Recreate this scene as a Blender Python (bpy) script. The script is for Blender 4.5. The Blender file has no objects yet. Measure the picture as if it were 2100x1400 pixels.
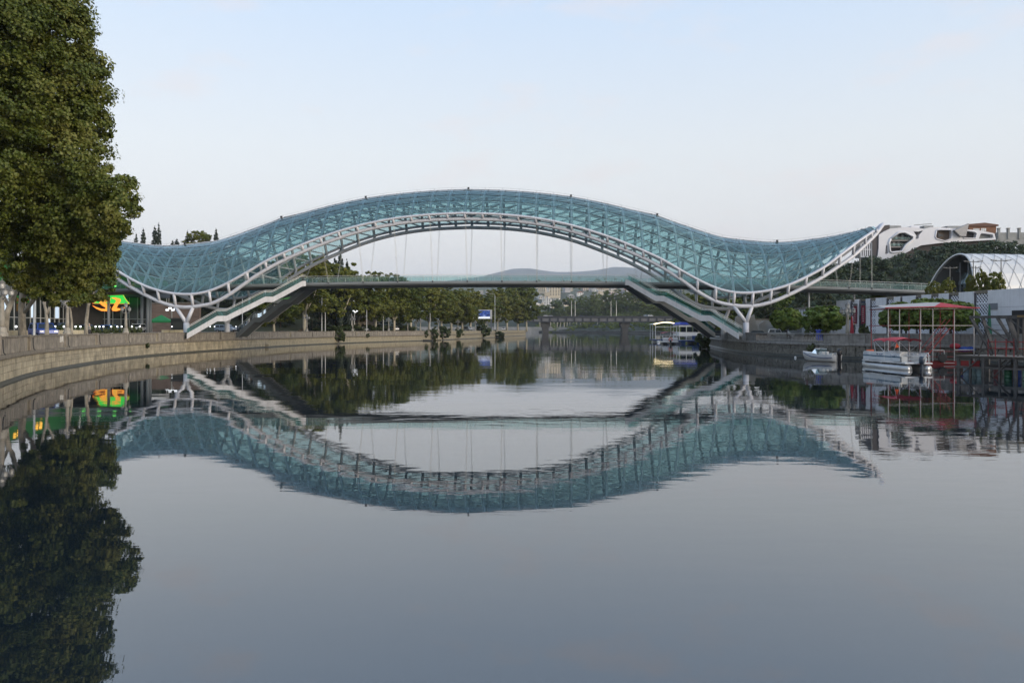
import bpy, math, random
import numpy as np
from mathutils import Vector, Matrix
random.seed(7)
R = math.radians
sc = bpy.context.scene
COL = sc.collection

# ------------------------------------------------------------------ camera, sky, sun, exposure
F, CX, HY, CZ = 1575.0, 1050.0, 675.0, 4.04     # focal length in photo pixels, principal column, horizon row, eye height
cam_d = bpy.data.cameras.new('camera'); cam = bpy.data.objects.new('camera', cam_d); COL.objects.link(cam)
cam.location = (0, 0, CZ); cam.rotation_euler = (R(90), 0, 0)
cam_d.sensor_width = 36; cam_d.lens = 36 * F / 2100.0; cam_d.shift_y = -(700 - HY) / 2100.0
cam_d.clip_start = 0.5; cam_d.clip_end = 30000
sc.camera = cam

SUN_AZ, SUN_EL = 122.0, 13.0       # clockwise from the view direction: low, to the right and behind
world = bpy.data.worlds.new('World'); sc.world = world; world.use_nodes = True
wn, wl = world.node_tree.nodes, world.node_tree.links
for n in list(wn): wn.remove(n)
wo = wn.new('ShaderNodeOutputWorld'); bg = wn.new('ShaderNodeBackground'); sky = wn.new('ShaderNodeTexSky')
sky.sky_type = 'NISHITA'; sky.sun_disc = False
sky.sun_elevation = R(SUN_EL); sky.sun_rotation = R(SUN_AZ)
sky.altitude = 400; sky.air_density = 1.0; sky.dust_density = 2.0; sky.ozone_density = 1.0
hs = wn.new('ShaderNodeHueSaturation'); hs.inputs['Saturation'].default_value = 0.45
wl.new(sky.outputs[0], hs.inputs['Color'])
# thin even morning haze: pale at the horizon, bluer overhead, the same all round
tcw = wn.new('ShaderNodeTexCoord'); sepw = wn.new('ShaderNodeSeparateXYZ'); wl.new(tcw.outputs['Generated'], sepw.inputs[0])
rampw = wn.new('ShaderNodeValToRGB'); cr = rampw.color_ramp
cr.elements[0].position = 0.0; cr.elements[0].color = (0.83, 0.755, 0.69, 1); cr.elements[1].position = 1.0; cr.elements[1].color = (0.33, 0.52, 0.85, 1)
for p_, c_ in ((0.10, (0.825, 0.785, 0.74, 1)), (0.22, (0.755, 0.79, 0.805, 1)), (0.40, (0.55, 0.70, 0.90, 1))):
    e_ = cr.elements.new(p_); e_.color = c_
wl.new(sepw.outputs['Z'], rampw.inputs[0])
scw = wn.new('ShaderNodeVectorMath'); scw.operation = 'SCALE'; scw.inputs['Scale'].default_value = 5.35; wl.new(rampw.outputs[0], scw.inputs[0])
mxw = wn.new('ShaderNodeMix'); mxw.data_type = 'RGBA'; mxw.inputs['Factor'].default_value = 0.8
wl.new(hs.outputs[0], mxw.inputs['A']); wl.new(scw.outputs[0], mxw.inputs['B'])
# a few faint torn wisps of cloud
mpw = wn.new('ShaderNodeMapping'); mpw.inputs['Scale'].default_value = (5.0, 5.0, 17.0); wl.new(tcw.outputs['Generated'], mpw.inputs[0])
nzw = wn.new('ShaderNodeTexNoise'); nzw.inputs['Scale'].default_value = 1.0; nzw.inputs['Detail'].default_value = 7; nzw.inputs['Roughness'].default_value = 0.6; wl.new(mpw.outputs[0], nzw.inputs['Vector'])
cmw = wn.new('ShaderNodeMapRange'); cmw.inputs['From Min'].default_value = 0.57; cmw.inputs['From Max'].default_value = 0.80; cmw.inputs['To Max'].default_value = 0.7; wl.new(nzw.outputs[0], cmw.inputs[0])
clw = wn.new('ShaderNodeMix'); clw.data_type = 'RGBA'; wl.new(cmw.outputs[0], clw.inputs['Factor']); wl.new(mxw.outputs['Result'], clw.inputs['A']); clw.inputs['B'].default_value = (4.0, 3.55, 3.45, 1)
wl.new(clw.outputs['Result'], bg.inputs[0]); bg.inputs[1].default_value = 0.10
wl.new(bg.outputs[0], wo.inputs[0])

sun_d = bpy.data.lights.new('sun', 'SUN'); sun = bpy.data.objects.new('sun', sun_d); COL.objects.link(sun)
sun_d.energy = 1.5; sun_d.angle = R(40); sun_d.color = (1.0, 0.86, 0.70)
sv = Vector((math.sin(R(SUN_AZ)) * math.cos(R(SUN_EL)), math.cos(R(SUN_AZ)) * math.cos(R(SUN_EL)), math.sin(R(SUN_EL))))
sun.rotation_euler = sv.to_track_quat('Z', 'Y').to_euler(); sun.location = (60, -60, 60)
sc.view_settings.view_transform = 'Standard'; sc.view_settings.look = 'None'
sc.view_settings.exposure = 1.25; sc.view_settings.gamma = 1.0; sc.view_settings.use_curve_mapping = False
sc.cycles.max_bounces = 10; sc.cycles.transparent_max_bounces = 24; sc.cycles.glossy_bounces = 4; sc.cycles.volume_bounces = 0
sc.cycles.use_denoising = True; sc.cycles.caustics_reflective = False; sc.cycles.caustics_refractive = False

def X_(px, Y): return (px - CX) / F * Y
def Z_(py, Y): return CZ + (HY - py) / F * Y

# ------------------------------------------------------------------ materials
MATS = {}
def mat(name, col, rough=0.7, metal=0.0, var=0.0, vscale=1.0, bump=0.0, bscale=8.0, stretch=(1, 1, 1), rnd=0.0,
        emit=None, estr=0.0, streak=0.0, streak_col=(0.03, 0.027, 0.02), spec=0.5, alpha=1.0):
    if name in MATS: return MATS[name]
    m = bpy.data.materials.new(name); MATS[name] = m; m.use_nodes = True
    N, L = m.node_tree.nodes, m.node_tree.links
    b = N['Principled BSDF']; b.inputs['Roughness'].default_value = rough; b.inputs['Metallic'].default_value = metal
    b.inputs['Specular IOR Level'].default_value = spec; b.inputs['Alpha'].default_value = alpha
    b.inputs['Base Color'].default_value = (*col, 1)
    out = None
    if var or bump or rnd or streak:
        tc = N.new('ShaderNodeTexCoord'); mp = N.new('ShaderNodeMapping'); mp.inputs['Scale'].default_value = stretch
        geo = N.new('ShaderNodeNewGeometry')
        L.new(geo.outputs['Position'], mp.inputs['Vector'])
        rgb = N.new('ShaderNodeRGB'); rgb.outputs[0].default_value = (*col, 1); out = rgb.outputs[0]
        if var:
            nz = N.new('ShaderNodeTexNoise'); nz.inputs['Scale'].default_value = vscale; nz.inputs['Detail'].default_value = 6
            nz.inputs['Roughness'].default_value = 0.62
            L.new(mp.outputs[0], nz.inputs['Vector'])
            mr = N.new('ShaderNodeMapRange'); mr.inputs['From Min'].default_value = 0.28; mr.inputs['From Max'].default_value = 0.72
            mr.inputs['To Min'].default_value = 1 - var; mr.inputs['To Max'].default_value = 1 + var
            L.new(nz.outputs[0], mr.inputs[0])
            mx = N.new('ShaderNodeVectorMath'); mx.operation = 'SCALE'; L.new(out, mx.inputs[0]); L.new(mr.outputs[0], mx.inputs['Scale']); out = mx.outputs[0]
        if rnd:
            oi = N.new('ShaderNodeObjectInfo'); mr2 = N.new('ShaderNodeMapRange')
            mr2.inputs['To Min'].default_value = 1 - rnd; mr2.inputs['To Max'].default_value = 1 + rnd
            L.new(oi.outputs['Random'], mr2.inputs[0])
            mx = N.new('ShaderNodeVectorMath'); mx.operation = 'SCALE'; L.new(out, mx.inputs[0]); L.new(mr2.outputs[0], mx.inputs['Scale']); out = mx.outputs[0]
        if streak:
            mp2 = N.new('ShaderNodeMapping'); mp2.inputs['Scale'].default_value = (2.2, 2.2, 0.16); L.new(geo.outputs['Position'], mp2.inputs['Vector'])
            n2 = N.new('ShaderNodeTexNoise'); n2.inputs['Scale'].default_value = 1.6; n2.inputs['Detail'].default_value = 5; L.new(mp2.outputs[0], n2.inputs['Vector'])
            cr = N.new('ShaderNodeMapRange'); cr.inputs['From Min'].default_value = 0.5; cr.inputs['From Max'].default_value = 0.75; cr.inputs['To Max'].default_value = streak
            L.new(n2.outputs[0], cr.inputs[0])
            mm = N.new('ShaderNodeMix'); mm.data_type = 'RGBA'; L.new(cr.outputs[0], mm.inputs['Factor']); L.new(out, mm.inputs['A']); mm.inputs['B'].default_value = (*streak_col, 1); out = mm.outputs['Result']
        L.new(out, b.inputs['Base Color'])
        if bump:
            nb = N.new('ShaderNodeTexNoise'); nb.inputs['Scale'].default_value = bscale; nb.inputs['Detail'].default_value = 4; L.new(mp.outputs[0], nb.inputs['Vector'])
            bp = N.new('ShaderNodeBump'); bp.inputs['Distance'].default_value = bump; bp.inputs['Strength'].default_value = 0.8
            L.new(nb.outputs[0], bp.inputs['Height']); L.new(bp.outputs[0], b.inputs['Normal'])
    if emit:
        b.inputs['Emission Color'].default_value = (*emit, 1); b.inputs['Emission Strength'].default_value = estr
    return m

def glass_mat(name, tint, diff, diff_amt, rough=0.03):
    """thin tinted pane: transmits its tint, a printed frit scatters some light, the surface mirrors by Fresnel"""
    if name in MATS: return MATS[name]
    m = bpy.data.materials.new(name); MATS[name] = m; m.use_nodes = True
    N, L = m.node_tree.nodes, m.node_tree.links
    N.remove(N['Principled BSDF']); o = N['Material Output']
    t = N.new('ShaderNodeBsdfTransparent'); t.inputs[0].default_value = (*tint, 1)
    d = N.new('ShaderNodeBsdfDiffuse'); d.inputs[0].default_value = (*diff, 1)
    tr = N.new('ShaderNodeBsdfTranslucent'); tr.inputs[0].default_value = (*diff, 1)
    dd = N.new('ShaderNodeMixShader'); dd.inputs[0].default_value = 0.5; L.new(d.outputs[0], dd.inputs[1]); L.new(tr.outputs[0], dd.inputs[2])
    m1 = N.new('ShaderNodeMixShader'); oi = N.new('ShaderNodeObjectInfo'); vr = N.new('ShaderNodeMapRange')      # some panes are dustier than others
    vr.inputs['To Min'].default_value = diff_amt * 0.7; vr.inputs['To Max'].default_value = diff_amt * 1.35; L.new(oi.outputs['Random'], vr.inputs[0]); L.new(vr.outputs[0], m1.inputs[0]); L.new(t.outputs[0], m1.inputs[1]); L.new(dd.outputs[0], m1.inputs[2])
    g = N.new('ShaderNodeBsdfGlossy'); g.inputs['Roughness'].default_value = rough; g.inputs[0].default_value = (0.95, 1, 1, 1)
    lw = N.new('ShaderNodeFresnel'); lw.inputs['IOR'].default_value = 1.45
    m2 = N.new('ShaderNodeMixShader'); L.new(lw.outputs[0], m2.inputs[0]); L.new(m1.outputs[0], m2.inputs[1]); L.new(g.outputs[0], m2.inputs[2])
    L.new(m2.outputs[0], o.inputs['Surface'])
    return m

def leaf_mat(name, c1, c2, c3, scale=0.35, rnd=0.18, trans=0.28):
    if name in MATS: return MATS[name]
    m = bpy.data.materials.new(name); MATS[name] = m; m.use_nodes = True
    N, L = m.node_tree.nodes, m.node_tree.links
    N.remove(N['Principled BSDF']); o = N['Material Output']
    geo = N.new('ShaderNodeNewGeometry')
    n1 = N.new('ShaderNodeTexNoise'); n1.inputs['Scale'].default_value = scale; n1.inputs['Detail'].default_value = 2
    n2 = N.new('ShaderNodeTexNoise'); n2.inputs['Scale'].default_value = scale * 14; n2.inputs['Detail'].default_value = 1
    L.new(geo.outputs['Position'], n1.inputs['Vector']); L.new(geo.outputs['Position'], n2.inputs['Vector'])
    ad = N.new('ShaderNodeMath'); ad.operation = 'ADD'; L.new(n1.outputs[0], ad.inputs[0]); L.new(n2.outputs[0], ad.inputs[1])
    oi = N.new('ShaderNodeObjectInfo'); mo = N.new('ShaderNodeMath'); mo.operation = 'MULTIPLY_ADD'
    mo.inputs[1].default_value = rnd; L.new(oi.outputs['Random'], mo.inputs[0]); L.new(ad.outputs[0], mo.inputs[2])
    cr = N.new('ShaderNodeValToRGB'); cr.color_ramp.elements[0].position = 0.72; cr.color_ramp.elements[1].position = 1.32
    hf = N.new('ShaderNodeMath'); hf.operation = 'MULTIPLY'; hf.inputs[1].default_value = 0.72; L.new(mo.outputs[0], hf.inputs[0])
    cr.color_ramp.elements[0].position = 0.5; cr.color_ramp.elements[1].position = 0.98
    cr.color_ramp.elements[0].color = (*c1, 1); cr.color_ramp.elements[1].color = (*c3, 1)
    e = cr.color_ramp.elements.new(0.74); e.color = (*c2, 1)
    L.new(hf.outputs[0], cr.inputs[0])
    d = N.new('ShaderNodeBsdfPrincipled'); d.inputs['Roughness'].default_value = 0.55; d.inputs['Specular IOR Level'].default_value = 0.35
    t = N.new('ShaderNodeBsdfTranslucent')
    L.new(cr.outputs[0], d.inputs['Base Color']); L.new(cr.outputs[0], t.inputs[0])
    mx = N.new('ShaderNodeMixShader'); mx.inputs[0].default_value = trans
    L.new(d.outputs[0], mx.inputs[1]); L.new(t.outputs[0], mx.inputs[2]); L.new(mx.outputs[0], o.inputs['Surface'])
    return m

# ------------------------------------------------------------------ mesh helpers
class MB:
    def __init__(s): s.v = []; s.f = []
    def add(s, vs, fs):
        o = len(s.v); s.v += [tuple(p) for p in vs]; s.f += [tuple(i + o for i in f) for f in fs]; return s
    def box(s, c, d, rz=0.0, rx=0.0, ry=0.0):
        hx, hy, hz = d[0] / 2, d[1] / 2, d[2] / 2
        M = Matrix.Rotation(rz, 3, 'Z') @ Matrix.Rotation(ry, 3, 'Y') @ Matrix.Rotation(rx, 3, 'X')
        vs = [Vector(c) + M @ Vector((x * hx, y * hy, z * hz)) for x in (-1, 1) for y in (-1, 1) for z in (-1, 1)]
        return s.add(vs, [(0, 1, 3, 2), (4, 6, 7, 5), (0, 4, 5, 1), (2, 3, 7, 6), (0, 2, 6, 4), (1, 5, 7, 3)])
    def bx(s, x0, x1, y0, y1, z0, z1): return s.box(((x0 + x1) / 2, (y0 + y1) / 2, (z0 + z1) / 2), (x1 - x0, y1 - y0, z1 - z0))
    def tube(s, pts, r, n=8, cap=True):
        pts = [Vector(p) for p in pts]; m = len(pts)
        rs = r if isinstance(r, (list, tuple)) else [r] * m
        base = len(s.v); prev = None
        for i, p in enumerate(pts):
            t = (pts[min(i + 1, m - 1)] - pts[max(i - 1, 0)])
            if t.length < 1e-9: t = Vector((0, 0, 1))
            t.normalize()
            a = prev - t * prev.dot(t) if prev is not None else (Vector((0, 0, 1)).cross(t) if abs(t.z) < 0.9 else Vector((1, 0, 0)).cross(t))
            if a.length < 1e-6: a = Vector((1, 0, 0)).cross(t)
            a.normalize(); b = t.cross(a); prev = a
            for k in range(n):
                an = 2 * math.pi * k / n
                s.v.append(tuple(p + (a * math.cos(an) + b * math.sin(an)) * rs[i]))
        for i in range(m - 1):
            for k in range(n):
                k2 = (k + 1) % n
                s.f.append((base + i * n + k, base + i * n + k2, base + (i + 1) * n + k2, base + (i + 1) * n + k))
        if cap:
            s.f.append(tuple(base + k for k in range(n))[::-1]); s.f.append(tuple(base + (m - 1) * n + k for k in range(n)))
        return s
    def lathe(s, prof, c=(0, 0, 0), n=12):
        base = len(s.v); m = len(prof)
        for r, z in prof:
            for k in range(n):
                an = 2 * math.pi * k / n; s.v.append((c[0] + r * math.cos(an), c[1] + r * math.sin(an), c[2] + z))
        for i in range(m - 1):
            for k in range(n):
                k2 = (k + 1) % n
                s.f.append((base + i * n + k, base + i * n + k2, base + (i + 1) * n + k2, base + (i + 1) * n + k))
        s.f.append(tuple(base + k for k in range(n))[::-1]); s.f.append(tuple(base + (m - 1) * n + k for k in range(n)))
        return s
    def prism(s, poly, ext, origin=(0, 0, 0), ex=(1, 0, 0), ey=(0, 0, 1)):
        """poly in the plane (ex, ey) at origin, extruded by the vector ext"""
        o, ex, ey, e = Vector(origin), Vector(ex), Vector(ey), Vector(ext); n = len(poly)
        vs = [o + ex * a + ey * b for a, b in poly]; vs += [p + e for p in vs]
        return s.add(vs, [tuple(range(n))[::-1], tuple(range(n, 2 * n))] + [(i, (i + 1) % n, n + (i + 1) % n, n + i) for i in range(n)])
    def sweep(s, path, sec, closed_sec=True):
        """rectangular-ish section swept along a horizontal path: sec = [(offset to the left of travel, z)]"""
        base = len(s.v); m = len(path); n = len(sec)
        for i, p in enumerate(path):
            a = Vector(path[max(i - 1, 0)][:2]); b = Vector(path[min(i + 1, m - 1)][:2]); t = (b - a).normalized(); nn = Vector((-t.y, t.x))
            for o, z in sec: s.v.append((p[0] + nn.x * o, p[1] + nn.y * o, (p[2] if len(p) > 2 else 0) + z))
        for i in range(m - 1):
            for k in range(n if closed_sec else n - 1):
                k2 = (k + 1) % n; s.f.append((base + i * n + k, base + i * n + k2, base + (i + 1) * n + k2, base + (i + 1) * n + k))
        if closed_sec:
            s.f.append(tuple(base + k for k in range(n))[::-1]); s.f.append(tuple(base + (m - 1) * n + k for k in range(n)))
        return s
    def ball(s, c, r, n=10, sz=1.0, m=6):
        pr = [(max(0.02 * r, r * math.sin(math.pi * i / m)), -r * sz * math.cos(math.pi * i / m)) for i in range(m + 1)]
        return s.lathe(pr, c, n)
    def mesh(s, name, smooth=False):
        me = bpy.data.meshes.new(name); me.from_pydata(s.v, [], s.f)
        if smooth: me.polygons.foreach_set('use_smooth', [True] * len(me.polygons))
        me.update(); return me
    def build(s, name, m, parent=None, smooth=False, kind=None, fix=False):
        me = s.mesh(name, smooth)
        if fix:
            import bmesh
            bm = bmesh.new(); bm.from_mesh(me); bmesh.ops.recalc_face_normals(bm, faces=bm.faces); bm.to_mesh(me); bm.free()
        return link(name, me, m, parent, kind)

def link(name, me, m, parent=None, kind=None, loc=None):
    o = bpy.data.objects.new(name, me); COL.objects.link(o)
    if m is not None and not me.materials: me.materials.append(m)
    if parent is not None: o.parent = parent
    if kind: o['kind'] = kind
    if loc is not None: o.location = loc
    return o
def tag(o, label, cat, group=None):
    o['label'] = label; o['category'] = cat
    if group: o['group'] = group
    return o
def thing(name, label, cat, loc=(0, 0, 0), rz=0.0, group=None):
    o = bpy.data.objects.new(name, None); COL.objects.link(o); o.empty_display_size = 0.3
    o.location = loc; o.rotation_euler = (0, 0, rz); return tag(o, label, cat, group)
def struct(name, mb, m, smooth=False): return mb.build(name, m, None, smooth, 'structure')
def copy_tree(o, parent=None, loc=None, rz=None, scale=None, label=None, group=None):
    c = o.copy(); COL.objects.link(c); c.parent = parent
    if loc is not None: c.location = loc
    if rz is not None: c.rotation_euler = (0, 0, rz)
    if scale is not None: c.scale = scale if isinstance(scale, (tuple, list)) else (scale,) * 3
    if label: c['label'] = label
    if group: c['group'] = group
    for ch in o.children: copy_tree(ch, c)
    return c
def pchip(xs, ys, x):
    """monotone-ish smooth interpolation (Catmull-Rom on uneven knots)"""
    xs, ys = np.asarray(xs, float), np.asarray(ys, float); x = np.clip(np.asarray(x, float), xs[0], xs[-1])
    m = np.gradient(ys, xs); i = np.clip(np.searchsorted(xs, x) - 1, 0, len(xs) - 2)
    h = xs[i + 1] - xs[i]; t = (x - xs[i]) / h
    return (2*t**3 - 3*t**2 + 1) * ys[i] + (t**3 - 2*t**2 + t) * h * m[i] + (-2*t**3 + 3*t**2) * ys[i + 1] + (t**3 - t**2) * h * m[i + 1]

# ------------------------------------------------------------------ foliage
def leaf_mesh(name, blobs, n, size, seed, clump=0.16, shell=0.72, droop=0.25, per=46, hollow=True):
    """leaves (two folded faces each) in clumps spread through a set of ellipsoids (cx,cy,cz,rx,ry,rz)"""
    g = np.random.default_rng(seed); B = np.array(blobs, float)
    w = B[:, 3] * B[:, 5] + B[:, 4] * B[:, 5]; w = w / w.sum()
    nc = max(8, int(n / per)); bi = g.choice(len(B), nc, p=w)
    d = g.normal(size=(nc, 3)); d /= np.linalg.norm(d, axis=1)[:, None]
    rr = shell + (1.03 - shell) * g.random(nc) ** 0.6; inner = g.random(nc) < 0.22; rr[inner] = 0.3 + 0.5 * g.random(inner.sum())
    c = B[bi, :3] + d * B[bi, 3:] * rr[:, None]
    keep = np.ones(nc, bool)                       # clumps that lie deep inside another lobe are dropped
    for b in B:
        if hollow: q = (c - b[:3]) / b[3:]; keep &= ~((q ** 2).sum(1) < 0.22)
    c = c[keep]; d = d[keep]; bi = bi[keep]; nc = len(c)
    cr = clump * B[bi, 3:].mean(1) * g.uniform(0.6, 1.35, nc)
    li = g.integers(0, nc, n)
    e = g.normal(size=(n, 3)); e /= np.linalg.norm(e, axis=1)[:, None]
    p = c[li] + e * (cr[li] * g.random(n) ** 0.45)[:, None] * np.array([1.15, 1.15, 0.8])
    nrm = e * 0.7 + d[li] * 0.6 + g.normal(size=(n, 3)) * 0.55 + np.array([0, 0, 0.35]); nrm /= np.linalg.norm(nrm, axis=1)[:, None]
    a = np.cross(nrm, g.normal(size=(n, 3))); a[:, 2] -= droop; a -= nrm * (a * nrm).sum(1)[:, None]; a /= np.linalg.norm(a, axis=1)[:, None]
    b = np.cross(nrm, a); s = size * g.uniform(0.65, 1.3, n)[:, None]
    v = np.empty((n, 4, 3))
    v[:, 0] = p - a * s * 0.5; v[:, 1] = p + b * s * 0.46 + nrm * s * 0.12; v[:, 2] = p + a * s * 0.6; v[:, 3] = p - b * s * 0.46 + nrm * s * 0.12
    me = bpy.data.meshes.new(name); me.vertices.add(n * 4); me.vertices.foreach_set('co', v.reshape(-1))
    idx = (np.arange(n)[:, None] * 4 + np.array([0, 1, 2, 0, 2, 3])).reshape(-1).astype(np.int32)
    me.loops.add(n * 6); me.loops.foreach_set('vertex_index', idx)
    me.polygons.add(n * 2); me.polygons.foreach_set('loop_start', np.arange(0, n * 6, 3, dtype=np.int32)); me.polygons.foreach_set('loop_total', np.full(n * 2, 3, np.int32))
    me.update(); me.validate(); return me
# ------------------------------------------------------------------ river, banks, roads
def spline(pts, step):
    P = np.array(pts, float); d = np.r_[0, np.cumsum(np.linalg.norm(np.diff(P, axis=0), axis=1))]
    t = np.arange(0, d[-1], step); return [(float(a), float(b)) for a, b in zip(pchip(d, P[:, 0], t), pchip(d, P[:, 1], t))]
LWp = [(-17, 14), (-24, 30), (-31, 43), (-37.3, 55.9), (-43.3, 69.5), (-47.4, 82), (-51, 95), (-54, 108.5), (-55.5, 121), (-56, 132), (-55.6, 158), (-53.8, 190),
       (-48.5, 220), (-40.5, 245), (-32, 268), (-20, 318), (-9.5, 374), (-4, 425), (8.5, 500), (6, 560), (-40, 640), (-200, 740), (-700, 820)]
RWp = [(68, 14), (65, 40), (61.5, 62), (57.5, 82), (54, 92), (50, 99.3), (46.5, 102.2), (43, 105), (41.2, 112), (39.7, 122), (39.6, 132), (41, 145), (44, 165), (52, 210), (70, 290), (100, 450), (128, 640), (128, 760),
       (100, 880), (20, 1000), (-150, 1080), (-700, 1180)]
LW = spline(LWp, 1.5); RW = spline(RWp, 1.5)
GZ, LZ, SZ = 2.35, 3.0, 3.35          # right promenade, left promenade, left street level
def wallx(W, Y):
    for a, b in zip(W, W[1:]):
        if a[1] <= Y <= b[1]: return a[0] + (b[0] - a[0]) * (Y - a[1]) / max(1e-6, b[1] - a[1])
    return W[-1][0]

m_water = bpy.data.materials.new('river_water'); m_water.use_nodes = True
N, L = m_water.node_tree.nodes, m_water.node_tree.links
b = N['Principled BSDF']; b.inputs['Base Color'].default_value = (0.009, 0.015, 0.020, 1); b.inputs['Roughness'].default_value = 0.015; b.inputs['IOR'].default_value = 2.25
geo = N.new('ShaderNodeNewGeometry')
def wnoise(scale, stretch, detail):
    mp = N.new('ShaderNodeMapping'); mp.inputs['Scale'].default_value = stretch; L.new(geo.outputs['Position'], mp.inputs['Vector'])
    nz = N.new('ShaderNodeTexNoise'); nz.inputs['Scale'].default_value = scale; nz.inputs['Detail'].default_value = detail; nz.inputs['Roughness'].default_value = 0.45
    L.new(mp.outputs[0], nz.inputs['Vector']); return nz.outputs[0]
def wmath(op, a, b_):
    n = N.new('ShaderNodeMath'); n.operation = op
    for i, q in enumerate((a, b_)):
        if isinstance(q, (int, float)): n.inputs[i].default_value = q
        else: L.new(q, n.inputs[i])
    return n.outputs[0]
patch = N.new('ShaderNodeMapRange'); patch.inputs['From Min'].default_value = 0.42; patch.inputs['From Max'].default_value = 0.66; patch.inputs['To Min'].default_value = 0.25
L.new(wnoise(0.035, (0.6, 1.0, 1), 2), patch.inputs[0])
rip = wmath('MULTIPLY', wmath('MULTIPLY', wnoise(1.5, (0.45, 1.0, 1), 3), 1.4), patch.outputs[0])
swell = wmath('MULTIPLY', wnoise(0.22, (0.5, 1.0, 1), 1), 3.2)
bp = N.new('ShaderNodeBump'); bp.inputs['Strength'].default_value = 1.0; bp.inputs['Distance'].default_value = 0.0042
L.new(wmath('ADD', rip, swell), bp.inputs['Height']); L.new(bp.outputs[0], b.inputs['Normal'])
struct('river', MB().add([(-1500, -150, 0), (1500, -150, 0), (1500, 1500, 0), (-1500, 1500, 0)], [(0, 1, 2, 3)]), m_water)
m_earth = mat('earth', (0.10, 0.085, 0.06), 0.95, var=0.3, vscale=0.4)
struct('ground', MB().add([(-14500, -400, -3), (14500, -400, -3), (14500, 15000, -3), (-14500, 15000, -3)], [(0, 1, 2, 3)]), m_earth)
m_paving = mat('paving', (0.20, 0.19, 0.17), 0.9, var=0.25, vscale=0.8)
def bank(W, far, name, inset, z):
    mb = MB(); n = len(W); s = -1 if far < 0 else 1
    vs = []
    for x, y in W: vs += [(x + s * inset, y, z), (far, y, z)]
    fs = [(2*i, 2*i+1, 2*i+3, 2*i+2) if s > 0 else (2*i, 2*i+2, 2*i+3, 2*i+1) for i in range(n - 1)]
    return struct(name, mb.add(vs, fs), m_paving)
bank(LW[::2], -4000, 'left_bank', 0.2, LZ); bank(RW[::2], 4000, 'right_bank', 0.2, GZ)
m_asphalt = mat('asphalt', (0.05, 0.05, 0.052), 0.9, var=0.2, vscale=1.5)
m_kerb = mat('kerb_stone', (0.25, 0.24, 0.22), 0.9, var=0.2, vscale=2)
lw_near = [p for p in LW if 14 < p[1] < 480]
struct('street_terrace', MB().sweep(lw_near[::3], [(7.0, LZ - .3), (7.0, SZ), (70, SZ), (70, LZ - .3)]), m_paving)
struct('quay_road', MB().sweep(lw_near[::3], [(9.5, SZ + 0.004), (19.5, SZ + 0.004), (19.5, SZ + 0.003), (9.5, SZ + 0.003)]), m_asphalt)
struct('kerb', MB().sweep(lw_near[::3], [(9.2, SZ - 0.1), (9.2, SZ + 0.13), (9.5, SZ + 0.13), (9.5, SZ - 0.1)]), m_kerb)
m_white_paint = mat('road_paint', (0.7, 0.7, 0.68), 0.8)
mk = MB()
for i in range(0, len(lw_near) - 4, 6): mk.sweep(lw_near[i:i + 3], [(14.4, SZ + 0.009), (14.55, SZ + 0.009), (14.55, SZ + 0.008), (14.4, SZ + 0.008)])
mk.build('lane_line', m_white_paint, bpy.data.objects['quay_road'])

# ------------------------------------------------------------------ embankment walls
m_wall = mat('quay_stone', (0.30, 0.262, 0.185), 0.92, var=0.45, vscale=0.8, bump=0.03, bscale=5, rnd=0.07, streak=0.7, streak_col=(0.11, 0.095, 0.062))
m_core = mat('quay_mortar', (0.27, 0.235, 0.16), 0.95, var=0.3, vscale=2, streak=0.5)
m_toe = mat('wet_toe', (0.055, 0.05, 0.032), 0.6, var=0.4, vscale=1.5, bump=0.03, bscale=3)
m_par = mat('parapet_stone', (0.215, 0.19, 0.155), 0.92, var=0.4, vscale=1.6, bump=0.02, bscale=6, rnd=0.13, streak=0.6, streak_col=(0.07, 0.06, 0.045))
m_cop = mat('coping_stone', (0.16, 0.14, 0.11), 0.9, var=0.35, vscale=2, rnd=0.12)
m_rw = mat('right_quay_stone', (0.17, 0.165, 0.145), 0.92, var=0.4, vscale=2.2, bump=0.04, bscale=5, streak=0.45)
m_rpar = mat('right_parapet_stone', (0.20, 0.195, 0.185), 0.92, var=0.28, vscale=1.5, rnd=0.12, streak=0.5)
def along(W, y0, y1):
    """walk the wall line: returns f(s) -> (x, y, heading) and the length between the two depths"""
    P = np.array([p for p in W if y0 <= p[1] <= y1]); d = np.r_[0, np.cumsum(np.linalg.norm(np.diff(P, axis=0), axis=1))]
    def f(s):
        x, y = np.interp(s, d, P[:, 0]), np.interp(s, d, P[:, 1]); x2, y2 = np.interp(s + 0.5, d, P[:, 0]), np.interp(s + 0.5, d, P[:, 1]); x1, y1_ = np.interp(s - 0.5, d, P[:, 0]), np.interp(s - 0.5, d, P[:, 1])
        return float(x), float(y), math.atan2(y2 - y1_, x2 - x1)
    return f, float(d[-1])
def unit_stone(name, bev=0.02):
    mb = MB(); b_ = bev
    vs = [(-.5, .5, -.5), (.5, .5, -.5), (.5, .5, .5), (-.5, .5, .5), (-.5, -.42, -.5), (.5, -.42, -.5), (.5, -.42, .5), (-.5, -.42, .5),
          (-.5 + b_, -.5, -.5 + b_ * 2), (.5 - b_, -.5, -.5 + b_ * 2), (.5 - b_, -.5, .5 - b_ * 2), (-.5 + b_, -.5, .5 - b_ * 2)]
    fs = [(0, 3, 2, 1), (0, 1, 5, 4), (1, 2, 6, 5), (2, 3, 7, 6), (3, 0, 4, 7), (4, 5, 9, 8), (5, 6, 10, 9), (6, 7, 11, 10), (7, 4, 8, 11), (8, 9, 10, 11)]
    return mb.add(vs, fs).mesh(name)
def stone(name, me, parent, p, rz, size, m):
    o = link(name, me, None, parent); o.location = p; o.rotation_euler = (0, 0, rz); o.scale = size; return o

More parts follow.
